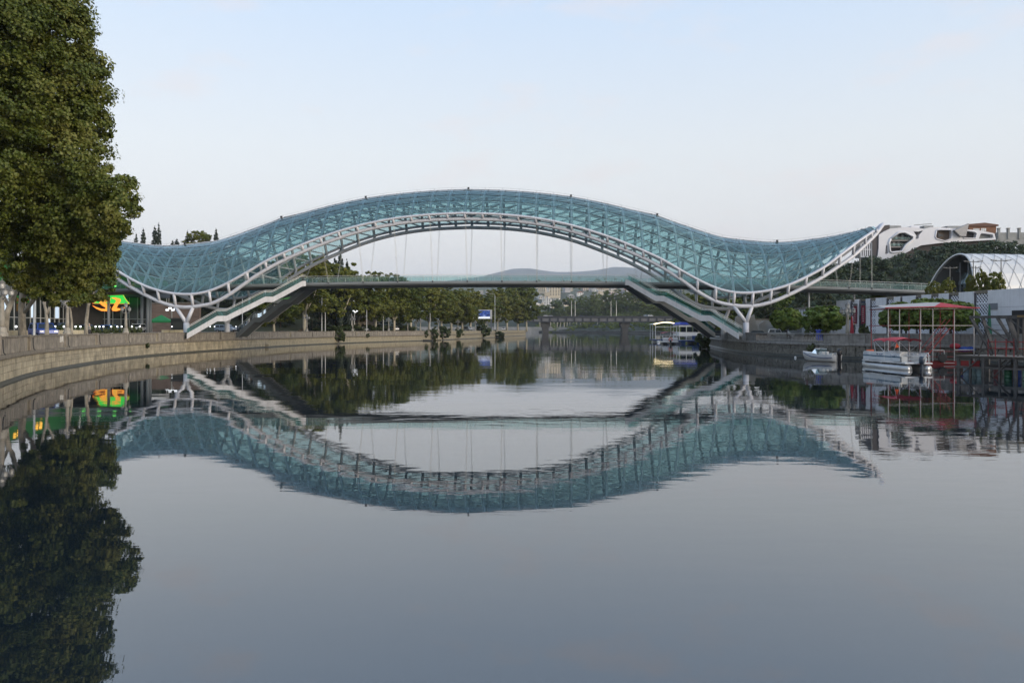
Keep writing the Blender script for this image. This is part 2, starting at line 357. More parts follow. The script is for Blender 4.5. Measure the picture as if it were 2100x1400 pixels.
# left wall ---------------------------------------------------------------
lw = thing('embankment_wall', 'long curving cream stone river embankment with weathered grey parapet below the plane trees', 'embankment wall', (LW[20][0], LW[20][1], 0))
off = Vector((-LW[20][0], -LW[20][1], 0))
def lwp(mb): mb.v = [(x + off.x, y + off.y, z) for x, y, z in mb.v]; return mb
lline = [p for p in LW if p[1] < 820]
lwp(MB().sweep(lline[::2], [(-0.12, -1.5), (0.05, 1.82), (2.0, 1.82), (2.0, -1.5)])).build('wall_core', m_core, lw)
lwp(MB().sweep(lline[::2], [(-0.55, -1.5), (-0.42, 0.03), (-0.14, 0.22), (0.5, 0.22), (0.5, -1.5)])).build('footing', m_toe, lw)
lwp(MB().sweep(lline[::2], [(-0.20, 1.80), (-0.24, 1.86), (-0.24, 2.08), (-0.20, 2.13), (0.6, 2.13), (0.6, 1.80)])).build('cornice', m_cop, lw)
lwp(MB().sweep(lline[::2], [(0.10, 2.12), (0.10, 3.38), (0.36, 3.38), (0.36, 2.12)])).build('parapet_core', m_core, lw)
me_blk = unit_stone('wall_block'); me_blk.materials.append(m_wall)
me_slab = unit_stone('parapet_slab', 0.03); me_slab.materials.append(m_par)
me_cop = unit_stone('coping', 0.015); me_cop.materials.append(m_cop)
me_pier = unit_stone('pier', 0.03); me_pier.materials.append(m_par)
f, Ltot = along(LW, 42, 172); rg = random.Random(3); nb = 0
for row, (z0, z1) in enumerate(((0.22, 0.76), (0.77, 1.29), (1.30, 1.79))):
    s = -rg.random()
    while s < Ltot:
        w = rg.uniform(1.1, 2.1); x, y, h = f(s + w / 2); n = Vector((-math.sin(h), math.cos(h))); d = -0.02 - 0.10 * (1.82 - (z0 + z1) / 2) / 3 - rg.uniform(0, 0.035)
        stone('block', me_blk, lw, (x + off.x + n.x * (d + .12), y + off.y + n.y * (d + .12), (z0 + z1) / 2), h, (w - 0.012, 0.3, z1 - z0 - 0.004), m_wall); s += w; nb += 1
f, Ltot = along(LW, 42, 300); s = 0.0; k = 0; JL = 13.5
pier_s = [s0 for s0 in np.arange(1.6, Ltot, JL)]
while s < Ltot:
    w = rg.uniform(0.85, 1.35); x, y, h = f(s + w / 2); n = Vector((-math.sin(h), math.cos(h)))
    if not any(abs(s + w / 2 - q) < 0.55 for q in pier_s):
        d = 0.10 - rg.uniform(0.0, 0.03); stone('parapet_slab', me_slab, lw, (x + off.x + n.x * d, y + off.y + n.y * d, 2.755), h, (w - 0.035, 0.14, 1.24), m_par)
    s += w
s = 0.0
while s < Ltot:
    w = 2.7; x, y, h = f(s + w / 2); n = Vector((-math.sin(h), math.cos(h)))
    stone('coping', me_cop, lw, (x + off.x + n.x * 0.2, y + off.y + n.y * 0.2, 3.435), h, (w - 0.02, 0.52 + rg.uniform(0, .03), 0.13), m_cop); s += w
for q in pier_s:
    x, y, h = f(q); n = Vector((-math.sin(h), math.cos(h)))
    stone('pier', me_pier, lw, (x + off.x + n.x * 0.18, y + off.y + n.y * 0.18, 2.85), h, (0.62, 0.60, 1.45), m_par)
# ragged dark joints hanging from the piers (old drain pipes and their stains)
m_pipe = mat('drain_pipe', (0.03, 0.03, 0.03), 0.7)
for q in pier_s[:6]:
    x, y, h = f(q + 0.42); n = Vector((-math.sin(h), math.cos(h))); mb = MB()
    pts = [(x - n.x * .14, y - n.y * .14, 3.3), (x - n.x * .16, y - n.y * .16, 2.6), (x - n.x * .2, y - n.y * .2, 2.3), (x - n.x * .32, y - n.y * .32, 2.16)]
    mb.tube(pts, 0.045, 5); lwp(mb).build('drain_pipe', m_pipe, lw)

# right wall --------------------------------------------------------------
RWr = RW[::-1]
rw = thing('embankment_wall', 'grey rubble stone embankment with balustrade and block parapet beside the moored white boats', 'embankment wall', (43, 90, 0))
roff = Vector((-43, -90, 0))
def rwp(mb): mb.v = [(x + roff.x, y + roff.y, z) for x, y, z in mb.v]; return mb
rl = RWr[::2]
rwp(MB().sweep(rl, [(-0.10, -1.5), (0.08, 1.80), (2.0, 1.80), (2.0, -1.5)])).build('wall_core', mat('right_mortar', (0.075, 0.072, 0.06), 0.95, var=0.4, vscale=2), rw)
rwp(MB().sweep(rl, [(-0.55, -1.5), (-0.48, 0.10), (-0.10, 0.42), (0.5, 0.42), (0.5, -1.5)])).build('footing', mat('wet_rubble', (0.035, 0.035, 0.028), 0.6, var=0.5, vscale=2.5, bump=0.05, bscale=4), rw)
rwp(MB().sweep(rl, [(-0.22, 1.78), (-0.26, 1.84), (-0.26, 2.06), (-0.22, 2.12), (0.6, 2.12), (0.6, 1.78)])).build('cornice', m_rpar, rw)
fr, Lr = along([(p[0], -p[1]) for p in RWr], -160, -40)      # walk towards the camera
def fR(s): x, y, h = fr(s); return x, -y, -h
st = MB(); rg = random.Random(5); s = 0
while s < Lr:
    w = rg.uniform(0.28, 0.62); x, y, h = fR(s); z = 0.36
    while z < 1.70:
        hh = rg.uniform(0.18, 0.34); n = Vector((-math.sin(h), math.cos(h))); d = -0.02 - rg.uniform(0, .07)
        ww = w * rg.uniform(0.7, 1.1); t = Vector((math.cos(h), math.sin(h))); ox = rg.uniform(-.1, .1)
        cx, cy = x + t.x * ox + n.x * (d + 0.06), y + t.y * ox + n.y * (d + .06)
        st.box((cx, cy, z + hh / 2), (ww, 0.24, hh * 0.92), h, rg.uniform(-.08, .08), rg.uniform(-.12, .12)); z += hh
    s += w
rwp(st).build('rubble', m_rw, rw, kind='stuff')
me_rs = unit_stone('parapet_block', 0.02); me_rs.materials.append(m_rpar)
me_rc = unit_stone('right_coping', 0.015); me_rc.materials.append(m_rpar)
bal = MB().lathe([(0.09, 0), (0.09, 0.06), (0.055, 0.12), (0.085, 0.42), (0.06, 0.78), (0.05, 0.9), (0.09, 0.96), (0.09, 1.02)], n=8).mesh('baluster', True); bal.materials.append(m_rpar)
s = 0.0
while s < Lr:
    x, y, h = fR(s + 0.25); n = Vector((-math.sin(h), math.cos(h))); P0 = (x + roff.x, y + roff.y)
    if 105 < y < 124:
        o = link('baluster', bal, None, rw); o.location = (P0[0] + n.x * .12, P0[1] + n.y * .12, 2.25); s += 0.36
    else:
        for z0, z1 in ((2.125, 2.72), (2.73, 3.33)):
            stone('parapet_block', me_rs, rw, (P0[0] + n.x * (.14 - rg.uniform(0, .03)), P0[1] + n.y * .14, (z0 + z1) / 2), h, (1.08, 0.3, z1 - z0), m_rpar)
        s += 1.1
s = 0.0
while s < Lr:
    x, y, h = fR(s + 1.2); n = Vector((-math.sin(h), math.cos(h)))
    stone('coping', me_rc, rw, (x + roff.x + n.x * .14, y + roff.y + n.y * .14, 3.42), h, (2.38, 0.5, 0.17), m_rpar)
    if 105 < y < 124: stone('plinth', me_rc, rw, (x + roff.x + n.x * .13, y + roff.y + n.y * .13, 2.19), h, (2.38, 0.34, 0.13), m_rpar)
    s += 2.4
# loose black cable sagging along the right wall
for (ya, yb) in ((118, 124), (110, 117)):
    pts = []
    for i in range(13):
        t = i / 12; y = ya + (yb - ya) * t; pts.append((wallx(RW, y) - 0.30, y, 2.0 - 0.75 * 4 * t * (1 - t) * (0.6 if ya < 100 else 1)))
    rwp(MB().tube(pts, 0.03, 5)).build('cable', m_pipe, rw)

# ------------------------------------------------------------------ far terrain: mountains, city hillside, near hills
def terrain(name, x0, x1, y0, y1, nx, ny, fz, m, cut=None):
    mb = MB(); vs = []
    for j in range(ny + 1):
        for i in range(nx + 1):
            x = x0 + (x1 - x0) * i / nx; y = y0 + (y1 - y0) * j / ny; vs.append((x, y, fz(x, y)))
    fs = [(j * (nx + 1) + i, j * (nx + 1) + i + 1, (j + 1) * (nx + 1) + i + 1, (j + 1) * (nx + 1) + i) for j in range(ny) for i in range(nx)]
    if cut is not None: fs = [f_ for f_ in fs if min(vs[i][2] for i in f_) > cut]
    return struct(name, mb.add(vs, fs), m, True)
def sm(a, b_, x): t = min(1, max(0, (x - a) / (b_ - a))); return t * t * (3 - 2 * t)
def wob(x, seed=0): return math.sin(x * 1.0 + seed) * 0.5 + math.sin(x * 2.3 + seed * 1.7) * 0.3 + math.sin(x * 5.1 + seed * .6) * 0.15 + math.sin(x * 11.7 + seed * 2.1) * 0.06
m_mount = mat('mountain_scrub', (0.075, 0.088, 0.065), 0.95, var=0.35, vscale=0.003)
RID = [(-9000, 300), (-3000, 330), (-1500, 345), (-700, 352), (-300, 400), (0, 452), (150, 462), (260, 446), (420, 432), (650, 448), (850, 472), (980, 470), (1150, 448), (1500, 425), (2200, 380), (3500, 340), (9000, 300)]
def zmount(x, y):
    r = float(np.interp(x * 6500 / 12000 * 12000 / max(y, 100), [a for a, _ in RID], [z * 1.10 for _, z in RID]))
    return 40 + (r * 1.846 - 40 + 16 * wob(x * 0.0033, 1)) * sm(7000, 12000, y) * (1 if y <= 12000 else max(0.2, 1 - (y - 12000) / 6000))
terrain('mountains', -14000, 14000, 6900, 14400, 200, 25, zmount, m_mount)
m_scrub = mat('hillside_scrub', (0.075, 0.085, 0.05), 0.95, var=0.4, vscale=0.02)
def zcity(x, y): return 3 + 158 * sm(1250, 2700, y) + 8 * wob(x * 0.01 + y * 0.004, 2) * sm(1250, 1500, y)
terrain('city_hillside', -1800, 1800, 1195, 3200, 90, 50, zcity, m_scrub)
m_grass_d = mat('wooded_slope', (0.028, 0.036, 0.018), 0.95, var=0.35, vscale=0.2)
def zright(x, y):     # wooded slope below the white building, right bank
    crest = float(np.interp(x, [60, 85, 105, 120, 135, 150, 170, 200, 300], [17, 20, 22.5, 24.5, 26.5, 30.5, 31, 31, 29]))
    wx = wallx(RW, y); return -5 if x < wx + 4 else 2.2 + (crest - 2.2) * sm(212, 268, y) * sm(wx + 6, wx + 34, x)
terrain('right_hill', 52, 330, 205, 420, 70, 54, zright, m_grass_d, 0)
def zleft(x, y):      # old-town slope behind the left quay
    return -5 if x > wallx(LW, y) - 9 else 3.0 + 24.5 * sm(205, 262, y) * sm(-45, -85, x)
terrain('left_hill', -330, -45, 203, 420, 57, 43, zleft, m_grass_d, 0)
# ------------------------------------------------------------------ the glass-canopied footbridge
BX, BY, BTH = -8.4, 141.3, R(3)
br = thing('footbridge', 'wavy teal glass canopied footbridge with white steel tubes spanning the river', 'footbridge', (BX, BY, 0), -BTH)
m_steel = mat('white_steel', (0.52, 0.525, 0.56), 0.42, var=0.10, vscale=0.7, streak=.22, streak_col=(.25, .23, .21))
m_steel2 = mat('rib_steel', (0.60, 0.66, 0.69), 0.45)
m_grey = mat('deck_grey', (0.20, 0.215, 0.22), 0.5, var=0.1, vscale=0.6)
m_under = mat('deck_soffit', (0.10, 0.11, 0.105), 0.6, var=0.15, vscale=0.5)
m_fas = mat('stair_fascia', (0.50, 0.50, 0.51), 0.55, var=0.12, vscale=0.8, streak=.3, streak_col=(.2, .19, .17))
m_dark = mat('dark_fitting', (0.035, 0.037, 0.04), 0.5)
m_rail = mat('steel_rail', (0.62, 0.61, 0.57), 0.4, 0.2)
m_cgl = glass_mat('canopy_glass', (0.68, 0.88, 0.87), (0.28, 0.47, 0.49), 0.24)
m_rgl = glass_mat('railing_glass', (0.76, 0.90, 0.88), (0.30, 0.46, 0.46), 0.12)
m_sgl = glass_mat('stair_glass', (0.42, 0.72, 0.70), (0.05, 0.20, 0.20), 0.25)
UH = [0, 6.5, 12.8, 19, 25.2, 31.6, 35, 38.2, 41.5, 44.5, 47.5, 50.5, 53.8, 57, 60, 62.5, 65, 68.3, 71.2, 73.2, 74.8]
ZL = [23.49, 23.25, 22.52, 21.15, 19.05, 16.4, 14.65, 12.65, 10.35, 8.75, 8.1, 7.95, 8.65, 10.0, 11.6, 13.1, 14.8, 17.0, 19.4, 21.1, 22.8]
ZE = [24.43, 24.12, 23.42, 22.1, 20.15, 17.55, 15.95, 14.1, 12.3, 10.95, 10.25, 10.2, 10.7, 11.7, 13.2, 14.7, 16.6, 18.9, 20.7, 21.8, 22.6]
ZR = [29.75, 29.52, 29.02, 28.25, 27.05, 25.5, 24.75, 23.6, 22.5, 21.5, 20.65, 20.25, 19.9, 19.7, 19.85, 20.2, 20.55, 21.2, 21.95, 22.5, 22.85]
for q_ in range(len(UH)): UH[q_] -= UH[q_] / 138 * (float(np.interp(UH[q_], [0, 15, 30, 40, 49, 57, 64, 69, 72.5, 74.8], [5.2, 5.6, 7.0, 8.1, 8.5, 7.8, 6.0, 5.65, 5.65, 5.65])) - 5.65)
zl = lambda u: float(pchip(UH, ZL, abs(u))); ze = lambda u: float(pchip(UH, ZE, abs(u))); zr = lambda u: float(pchip(UH, ZR, abs(u)))
WU, WV = [0, 15, 30, 40, 49, 57, 64, 69, 72.5, 74.8], [5.7, 6.0, 7.1, 8.1, 8.5, 7.8, 6.0, 3.9, 2.0, 0.25]
def halfw(u): return float(pchip(WU, WV, abs(u)))
PT, PV, PZ = [0, .2, .4, .6, .8, 1], [0, .15, .31, .50, .73, 1], [0, .26, .49, .71, .89, 1]
def surf(u, t, inn=0.0):
    """canopy skin: t = -1 near eave, 0 ridge, 1 far eave; inn = offset towards the inside"""
    s_ = 1 - abs(t); fv, fz = float(pchip(PT, PV, s_)), float(pchip(PT, PZ, s_)); w = halfw(u) + .65 * min(1, halfw(u) / 5); e, r_ = ze(u), zr(u)
    return (u, (1 if t > 0 else -1) * max(0, w * (1 - fv) - inn * .75), e + (r_ - e) * fz - inn * .65)
NOD = [-73.0, -71.8, -70.4, -68, -65.4, -62.8, -60.1, -57.4, -54.6, -51.6, -48.4, -45.2, -41.8, -38.4, -35.1, -31.8, -28.5, -25.2, -22, -18.7, -15.5, -12.3, -9.1, -5.9, -2.7] + \
      [0.4 + 3.14 * k for k in range(17)] + [53.7, 56.6, 59.5, 62.3, 65.1, 67.9, 70.4, 71.8, 73.0]
NOD = [u - u / 138 * (min(halfw(u), 8.5) - 5.65 if abs(u) < 64 else 0) for u in NOD]
US = list(np.arange(-74.8, 74.81, 0.85))
for s_, nm in ((-1, 'near'), (1, 'far')):
    MB().tube([(u, s_ * halfw(u), zl(u)) for u in US], 0.33, 12).build('lower_tube', m_steel, br, True)
    MB().tube([(u, s_ * (halfw(u) + .65 * min(1, halfw(u) / 5)), ze(u)) for u in US if abs(u) < 72.5], 0.24, 10).build('eave_tube', m_steel, br, True)
    for u in NOD:
        a = Vector((u, s_ * halfw(u), zl(u))); b_ = Vector((u, s_ * (halfw(u) + .65 * min(1, halfw(u) / 5)), ze(u)))
        if (b_ - a).length > 0.7: MB().tube([a, b_], [0.25, 0.27], 8).build('strut', m_steel, br, True)
for u in NOD:
    if abs(u) > 71: continue
    MB().tube([surf(u, t, 0.40) for t in np.linspace(-1, 1, 21)], 0.26, 8).build('rib', m_steel2, br, True)
NR = 5; rows = [-1 + i / NR for i in range(2 * NR + 1)]
far_g, far_d = MB(), MB(); spid = MB(); pr = random.Random(2)
for k in range(len(NOD) - 1):
    u0, u1 = NOD[k], NOD[k + 1]; um = (u0 + u1) / 2
    for i in range(2 * NR):
        t0, t1 = rows[i], rows[i + 1]; near = i < NR; g = 0.02
        du, dt = (u1 - u0) * 0.012, (t1 - t0) * 0.02
        q = [surf(u0 + du, t0 + dt), surf(u1 - du, t0 + dt), surf(u1 - du, t1 - dt), surf(u0 + du, t1 - dt)]
        ta = (t0 + t1) / 2; q.insert(2, surf(u1 - du, ta)); q.append(surf(u0 + du, ta))
        fs = [(0, 1, 2, 5), (5, 2, 3, 4)]
        if near: MB().add(q, fs).build('glass_panel', m_cgl, br)
        else: far_g.add(q, fs)
        au = -abs(um); d_ = ('\\' if (au < -54 or au > -45) else '/'); up_first = (d_ == '\\') == (um < 0)
        lo, hi = (t0, t1) if near else (t1, t0)
        A, B_ = (surf(u0, hi, .36), surf(u1, lo, .36)) if up_first else (surf(u0, lo, .36), surf(u1, hi, .36))
        M_ = MB().tube([A, B_], 0.145, 6)
        tt = t1 if near else t0
        H_ = MB().tube([surf(u0, tt, .36), surf(u1, tt, .36)], 0.13, 6)
        if near:
            M_.build('diagonal_brace', m_steel2, br); H_.build('purlin', m_steel2, br)
        else: far_d.add(M_.v, M_.f).add(H_.v, H_.f)
    for i in range(2 * NR + 1):
        for uu in (u0 + 0.62, u1 - 0.62):
            p = Vector(surf(uu, rows[i], -0.03)); spid.add([p + Vector(o) * 0.12 for o in ((1, 0, 0), (-1, 0, 0), (0, 1, 0), (0, -1, 0), (0, 0, 1), (0, 0, -1))],
                [(0, 2, 4), (2, 1, 4), (1, 3, 4), (3, 0, 4), (2, 0, 5), (1, 2, 5), (3, 1, 5), (0, 3, 5)])
far_g.build('far_glass', m_cgl, br, kind='stuff'); far_d.build('far_bracing', m_steel2, br, kind='stuff'); spid.build('glass_fittings', m_dark, br, kind='stuff')
for i in range(1, 2 * NR):
    if i == NR: continue
    MB().tube([surf(u, rows[i], -0.02) for u in US if abs(u) < 72.8], 0.028, 4).build('joint_line', m_dark, br)
MB().tube([(u, 0, zr(u) + 0.03) for u in US if abs(u) < 70.3], 0.09, 6).build('ridge_beam', m_steel, br, True)
MB().tube([(u, 0, zr(u) + 0.42) for u in US if abs(u) < 70.3][::3], 0.012, 4).build('safety_line', m_dark, br)
po = MB()
for u in NOD[1:-1]: po.tube([(u, 0, zr(u)), (u, 0, zr(u) + 0.43)], 0.018, 4)
po.build('line_post', m_dark, br, kind='stuff')
for u in (-34.6, -18.7, 0.4, 19.2, 34.8, 56.2, -53): MB().box((u, -0.1, zr(u) + 0.22), (0.34, 0.3, 0.34)).build('ridge_lamp', m_dark, br)
# deck -------------------------------------------------------------
zd = lambda u: 12.76 - 0.00029 * u * u
UD = list(np.arange(-86, 86.1, 2.0)); DW = 2.6
dk = MB()
for n_, (o0, h0, o1, h1) in enumerate(()): pass
def deck_sweep(sec): return MB().sweep([(u, 0, zd(u)) for u in UD], sec)
deck_sweep([(DW - .35, -0.02), (DW - .35, -0.62), (-DW + .35, -0.62), (-DW + .35, -0.02)]).build('deck_slab', m_grey, br)
deck_sweep([(DW, 0.0), (DW, -0.42), (DW - .34, -0.5), (DW - .34, 0.0)]).build('deck_fascia', m_grey, br)
deck_sweep([(-DW + .34, 0.0), (-DW + .34, -0.5), (-DW, -0.42), (-DW, 0.0)]).build('deck_fascia', m_grey, br)
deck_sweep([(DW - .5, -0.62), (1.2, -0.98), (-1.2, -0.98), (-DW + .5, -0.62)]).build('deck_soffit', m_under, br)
for s_ in (-1, 1):
    us = np.arange(-86, 85.9, 3.14)
    for a, b_ in zip(us, us[1:]):
        if s_ < 0 and (29.2 < abs((a + b_) / 2) < 33): continue
        A, Bq = a + .03, b_ - .03
        MB().add([(A, s_ * (DW - .06), zd(A) + .05), (Bq, s_ * (DW - .06), zd(Bq) + .05), (Bq, s_ * (DW - .06), zd(Bq) + 1.02), (A, s_ * (DW - .06), zd(A) + 1.02)], [(0, 1, 2, 3)]).build('railing_panel', m_rgl, br)
    MB().tube([(u, s_ * (DW - .1), zd(u) + 1.16) for u in UD], 0.035, 6).build('handrail', m_rail, br)
    pm = MB()
    for u in us: pm.tube([(u, s_ * (DW - .1), zd(u)), (u, s_ * (DW - .1), zd(u) + 1.16)], 0.02, 4)
    pm.build('railing_post', m_rail, br, kind='stuff')
    for u in NOD[1::2]:
        if abs(u) < 35 or abs(u) > 62:
            for j in (0, 0.14): MB().tube([(u + j, s_ * halfw(u), zl(u)), (u + j, s_ * (DW + .03), zd(u) - .1)], 0.02, 4).build('hanger', m_rail, br)
            MB().box((u + .07, s_ * (DW + .03), zd(u) - .05), (.2, .1, .36)).build('hanger_bracket', m_dark, br)
# Y supports ---------------------------------------------------------
for su in (-1, 1):
    for s_ in (-1, 1):
        uc = su * 48.6; us = sorted(NOD, key=lambda q: abs(q - uc))[:2]; v = s_ * halfw(uc); k = Vector((uc, v, 5.3))
        mb = MB().tube([(uc, v, GZ - .2), (uc, v, 5.15)], [0.52, 0.5], 12)
        for u in us: mb.tube([k - Vector(((u - uc) * .10, 0, .45)), (u, s_ * halfw(u), zl(u) - .1)], [0.36, 0.30], 10)
        mb.build('y_support', m_steel, br, True)
# stairs -----------------------------------------------------------------
PROF = [(0, 12.42), (.03, 12.42), (.285, 9.5), (.355, 9.47), (.68, 6.05), (.755, 6.02), (1.0, 3.0)]
def stair(su, sv):
    T, Bf = Vector((su * 29.2, sv * 3.0)), Vector((su * 46.9, sv * 11.9)); d = (Bf - T).normalized(); n = Vector((-d.y, d.x))
    if n.y * sv < 0: n = -n                          # n points outwards, away from the deck axis
    pt = lambda t: T + (Bf - T) * t
    e = bpy.data.objects.new('stair', None); COL.objects.link(e); e.parent = br
    e['label'] = 'flight of glass sided stairs down to the quay'
    def ribbon(side, z0, z1, th, m, name):
        mb = MB(); o = n * (1.15 * side); q = n * (th * side); vs = []
        for t, z in PROF:
            p = pt(t) + o; p2 = p + q; vs += [(p.x, p.y, z + z0), (p2.x, p2.y, z + z0), (p2.x, p2.y, z + z1), (p.x, p.y, z + z1)]
        fs = [(4*i + a, 4*i + (a + 1) % 4, 4*i + 4 + (a + 1) % 4, 4*i + 4 + a) for i in range(len(PROF) - 1) for a in range(4)]
        fs += [(3, 2, 1, 0), tuple(4 * (len(PROF) - 1) + a for a in range(4))]
        mb.add(vs, fs); return mb.build(name, m, e, fix=True)
    for side in (-1, 1):
        ribbon(side, -0.62, 0.33, 0.16, m_fas if sv < 0 or side > 0 else m_grey, 'stringer')
        mbg = MB(); o = n * (1.22 * side)
        for (t0, z0), (t1, z1) in zip(PROF[1:], PROF[2:]):
            k = max(1, round((t1 - t0) * 8))
            for j in range(k):
                ta, tb = t0 + (t1 - t0) * j / k, t0 + (t1 - t0) * (j + 1) / k - .004; za, zb = z0 + (z1 - z0) * j / k, z0 + (z1 - z0) * (j + 1) / k
                a, b_ = pt(ta) + o, pt(tb) + o
                MB().add([(a.x, a.y, za + .3), (b_.x, b_.y, zb + .3), (b_.x, b_.y, zb + 1.12), (a.x, a.y, za + 1.12)], [(0, 1, 2, 3)]).build('glass_panel', m_sgl, e)
        for hz, inn in ((1.46, 1.22), (1.24, 1.06)):
            MB().tube([(*(pt(t) + n * (inn * side)), z + hz) for t, z in PROF], 0.032, 6).build('handrail', mat('stair_rail', (.66, .66, .63), .45), e)
    mb = MB(); vs = []
    for t, z in PROF:
        a, b_ = pt(t) + n * 1.15, pt(t) - n * 1.15; vs += [(a.x, a.y, z - .5), (b_.x, b_.y, z - .5), (b_.x, b_.y, z - .35), (a.x, a.y, z - .35)]
    fs = [(4*i + a, 4*i + (a + 1) % 4, 4*i + 4 + (a + 1) % 4, 4*i + 4 + a) for i in range(len(PROF) - 1) for a in range(4)]
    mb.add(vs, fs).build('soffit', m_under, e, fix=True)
    mt = MB(); ang = math.atan2(d.y, d.x)
    for (t0, z0), (t1, z1) in zip(PROF, PROF[1:]):
        k = max(1, round(abs(z1 - z0) / 0.17)); L_ = (Bf - T).length * (t1 - t0)
        for j in range(k):
            p = pt(t0 + (t1 - t0) * (j + .5) / k); mt.box((p.x, p.y, z0 + (z1 - z0) * (j + .5) / k - .1), (L_ / k * 1.02, 2.28, .2), ang)
    mt.build('treads', m_grey, e, kind='stuff')
    return e
for su in (-1, 1):
    for sv in (-1, 1): stair(su, sv)
for u in (62, 70): MB().tube([(u, 0.4, GZ - .2), (u, 0.4, zd(u) - .9)], 0.16, 8).build('deck_post', m_steel, br)
# ------------------------------------------------------------------ trees
L_plane = leaf_mat('plane_leaf', (0.028, 0.046, 0.006), (0.080, 0.106, 0.012), (0.178, 0.176, 0.036), 0.45)
L_mid = leaf_mat('quay_plane_leaf', (0.032, 0.054, 0.006), (0.082, 0.108, 0.011), (0.165, 0.165, 0.024), 0.12, 0.3)
L_far = leaf_mat('far_leaf', (0.048, 0.084, 0.012), (0.094, 0.134, 0.018), (0.156, 0.178, 0.028), 0.05, 0.25)
L_dark = leaf_mat('dark_leaf', (0.020, 0.030, 0.013), (0.034, 0.048, 0.018), (0.052, 0.062, 0.024), 0.15, 0.2, 0.15)
L_con = leaf_mat('conifer_needles', (0.010, 0.020, 0.014), (0.018, 0.032, 0.020), (0.030, 0.046, 0.028), 0.5, 0.15, 0.08)
L_maple = leaf_mat('maple_leaf', (0.055, 0.100, 0.012), (0.110, 0.170, 0.022), (0.220, 0.250, 0.060), 0.9, 0.15)
L_bush = leaf_mat('bush_leaf', (0.030, 0.050, 0.014), (0.055, 0.080, 0.022), (0.085, 0.100, 0.035), 0.6, 0.3)
m_bark = mat('plane_bark', (0.26, 0.235, 0.19), 0.9, var=0.55, vscale=2.5, stretch=(1, 1, .5), bump=0.02, bscale=6)
m_bark2 = mat('pale_bark', (0.42, 0.38, 0.29), 0.9, var=0.4, vscale=1.2, stretch=(1, 1, .4))
m_bark3 = mat('dark_bark', (0.07, 0.055, 0.04), 0.95, var=0.3)
def quay(px, inset, W=LW, s=-1, ylo=45, yhi=500):
    """point on the quay seen in column px, set back from the wall line by inset metres"""
    best = None
    for y in np.arange(ylo, yhi, 0.5):
        d = X_(px, y) - (wallx(W, y) + s * inset)
        if best is None or abs(d) < best[0]: best = (abs(d), y)
    return X_(px, best[1]), float(best[1])
def bez(pts, n=7):
    P = np.array(pts, float); d = np.r_[0, np.cumsum(np.linalg.norm(np.diff(P, axis=0), axis=1))]; t = np.linspace(0, d[-1], n)
    return [tuple(float(pchip(d, P[:, k], q)) for k in range(3)) for q in t]

# the near plane trees, each with its own crown and limbs; lobes given as (column, row, half width, half height, depth) and turned into metres
def near_tree(label, px, Y, limbs, lobes, n, seed, size=0.25, thick=0.34):
    bx, by = X_(px, Y), Y
    t = thing('plane_tree', label, 'tree', (bx, by, LZ))
    mb = MB()
    for li, (pts, r0, r1) in enumerate(limbs):
        P = [(X_(a, Y + dy) - bx, dy, Z_(b_, Y) - LZ) for a, b_, dy in pts]
        if li == 0: P[0] = (P[0][0], P[0][1], -0.15)
        q = bez(P, 9); mb.tube(q, [r0 + (r1 - r0) * i / 8 + (0.10 * (1 - i / 1.5) if li == 0 and i < 2 else 0) for i in range(9)], 10)
    mb.build('trunk', m_bark, t, True)
    B = [(X_(a, yy) - bx, yy - by, Z_(b_, yy) - LZ, rx * yy / F, rx * yy / F * 0.95, ry * yy / F) for a, b_, rx, ry, yy in lobes]
    link('crown', leaf_mesh('plane_crown', B, n, size, seed, clump=0.24, per=80), L_plane, t)
    return t
near_tree('huge spreading plane tree overhanging the river, forked pale trunk beside thin white pole', 45, 72,
    [([(46, 690, 0), (42, 650, 0), (48, 605, 0), (53, 560, 0), (60, 470, 0), (70, 330, 0), (70, 120, -1)], 0.28, 0.10),
     ([(50, 640, 0), (62, 622, -.4), (78, 606, -.8), (83, 590, -1), (80, 560, -1.2), (100, 470, -2), (150, 400, -3)], 0.20, 0.07),
     ([(53, 560, 0), (90, 470, -1), (140, 330, -2), (170, 260, -3)], 0.18, 0.05), ([(60, 470, 0), (20, 400, 1), (10, 250, 1)], 0.18, 0.05)],
    [(70, 50, 105, 95, 60), (128, 75, 62, 70, 59), (115, 195, 100, 100, 59), (160, 165, 58, 75, 59), (165, 250, 56, 60, 59), (135, 330, 92, 72, 59), (205, 372, 60, 48, 58), (212, 440, 66, 52, 58), (228, 415, 56, 56, 57), (150, 450, 90, 75, 60),
     (60, 300, 100, 120, 62), (50, 170, 100, 110, 62), (80, 430, 100, 80, 63), (140, 510, 70, 50, 61), (60, 500, 70, 45, 63), (90, -60, 100, 90, 61), (40, 410, 80, 100, 66), (70, 575, 46, 26, 62), (30, 560, 40, 24, 62), (200, 480, 44, 36, 60), (112, 590, 34, 22, 61)], 165000, 11, 0.21)
near_tree('plane tree leaning right with curved trunk at the lamp post pier', 8, 64,
    [([(7, 692, 0), (9, 652, 0), (20, 632, 0), (38, 604, .3), (36, 570, .5), (30, 520, .5), (10, 400, .5), (-10, 200, .5)], 0.21, 0.07), ([(20, 632, 0), (4, 600, .4), (-15, 560, .8), (-60, 450, 1)], 0.15, 0.05), ([(36, 590, .4), (44, 560, 0), (50, 500, -.5)], .12, .05)],
    [(-50, 100, 110, 110, 57), (-60, 260, 110, 110, 57), (-50, 400, 100, 90, 57), (0, 480, 70, 50, 58), (-30, -60, 120, 100, 57), (-150, 200, 100, 200, 58), (-20, 320, 80, 90, 55), (10, 60, 90, 100, 56), (5, 210, 85, 100, 56), (2, 545, 40, 26, 58)], 80000, 12, 0.21)
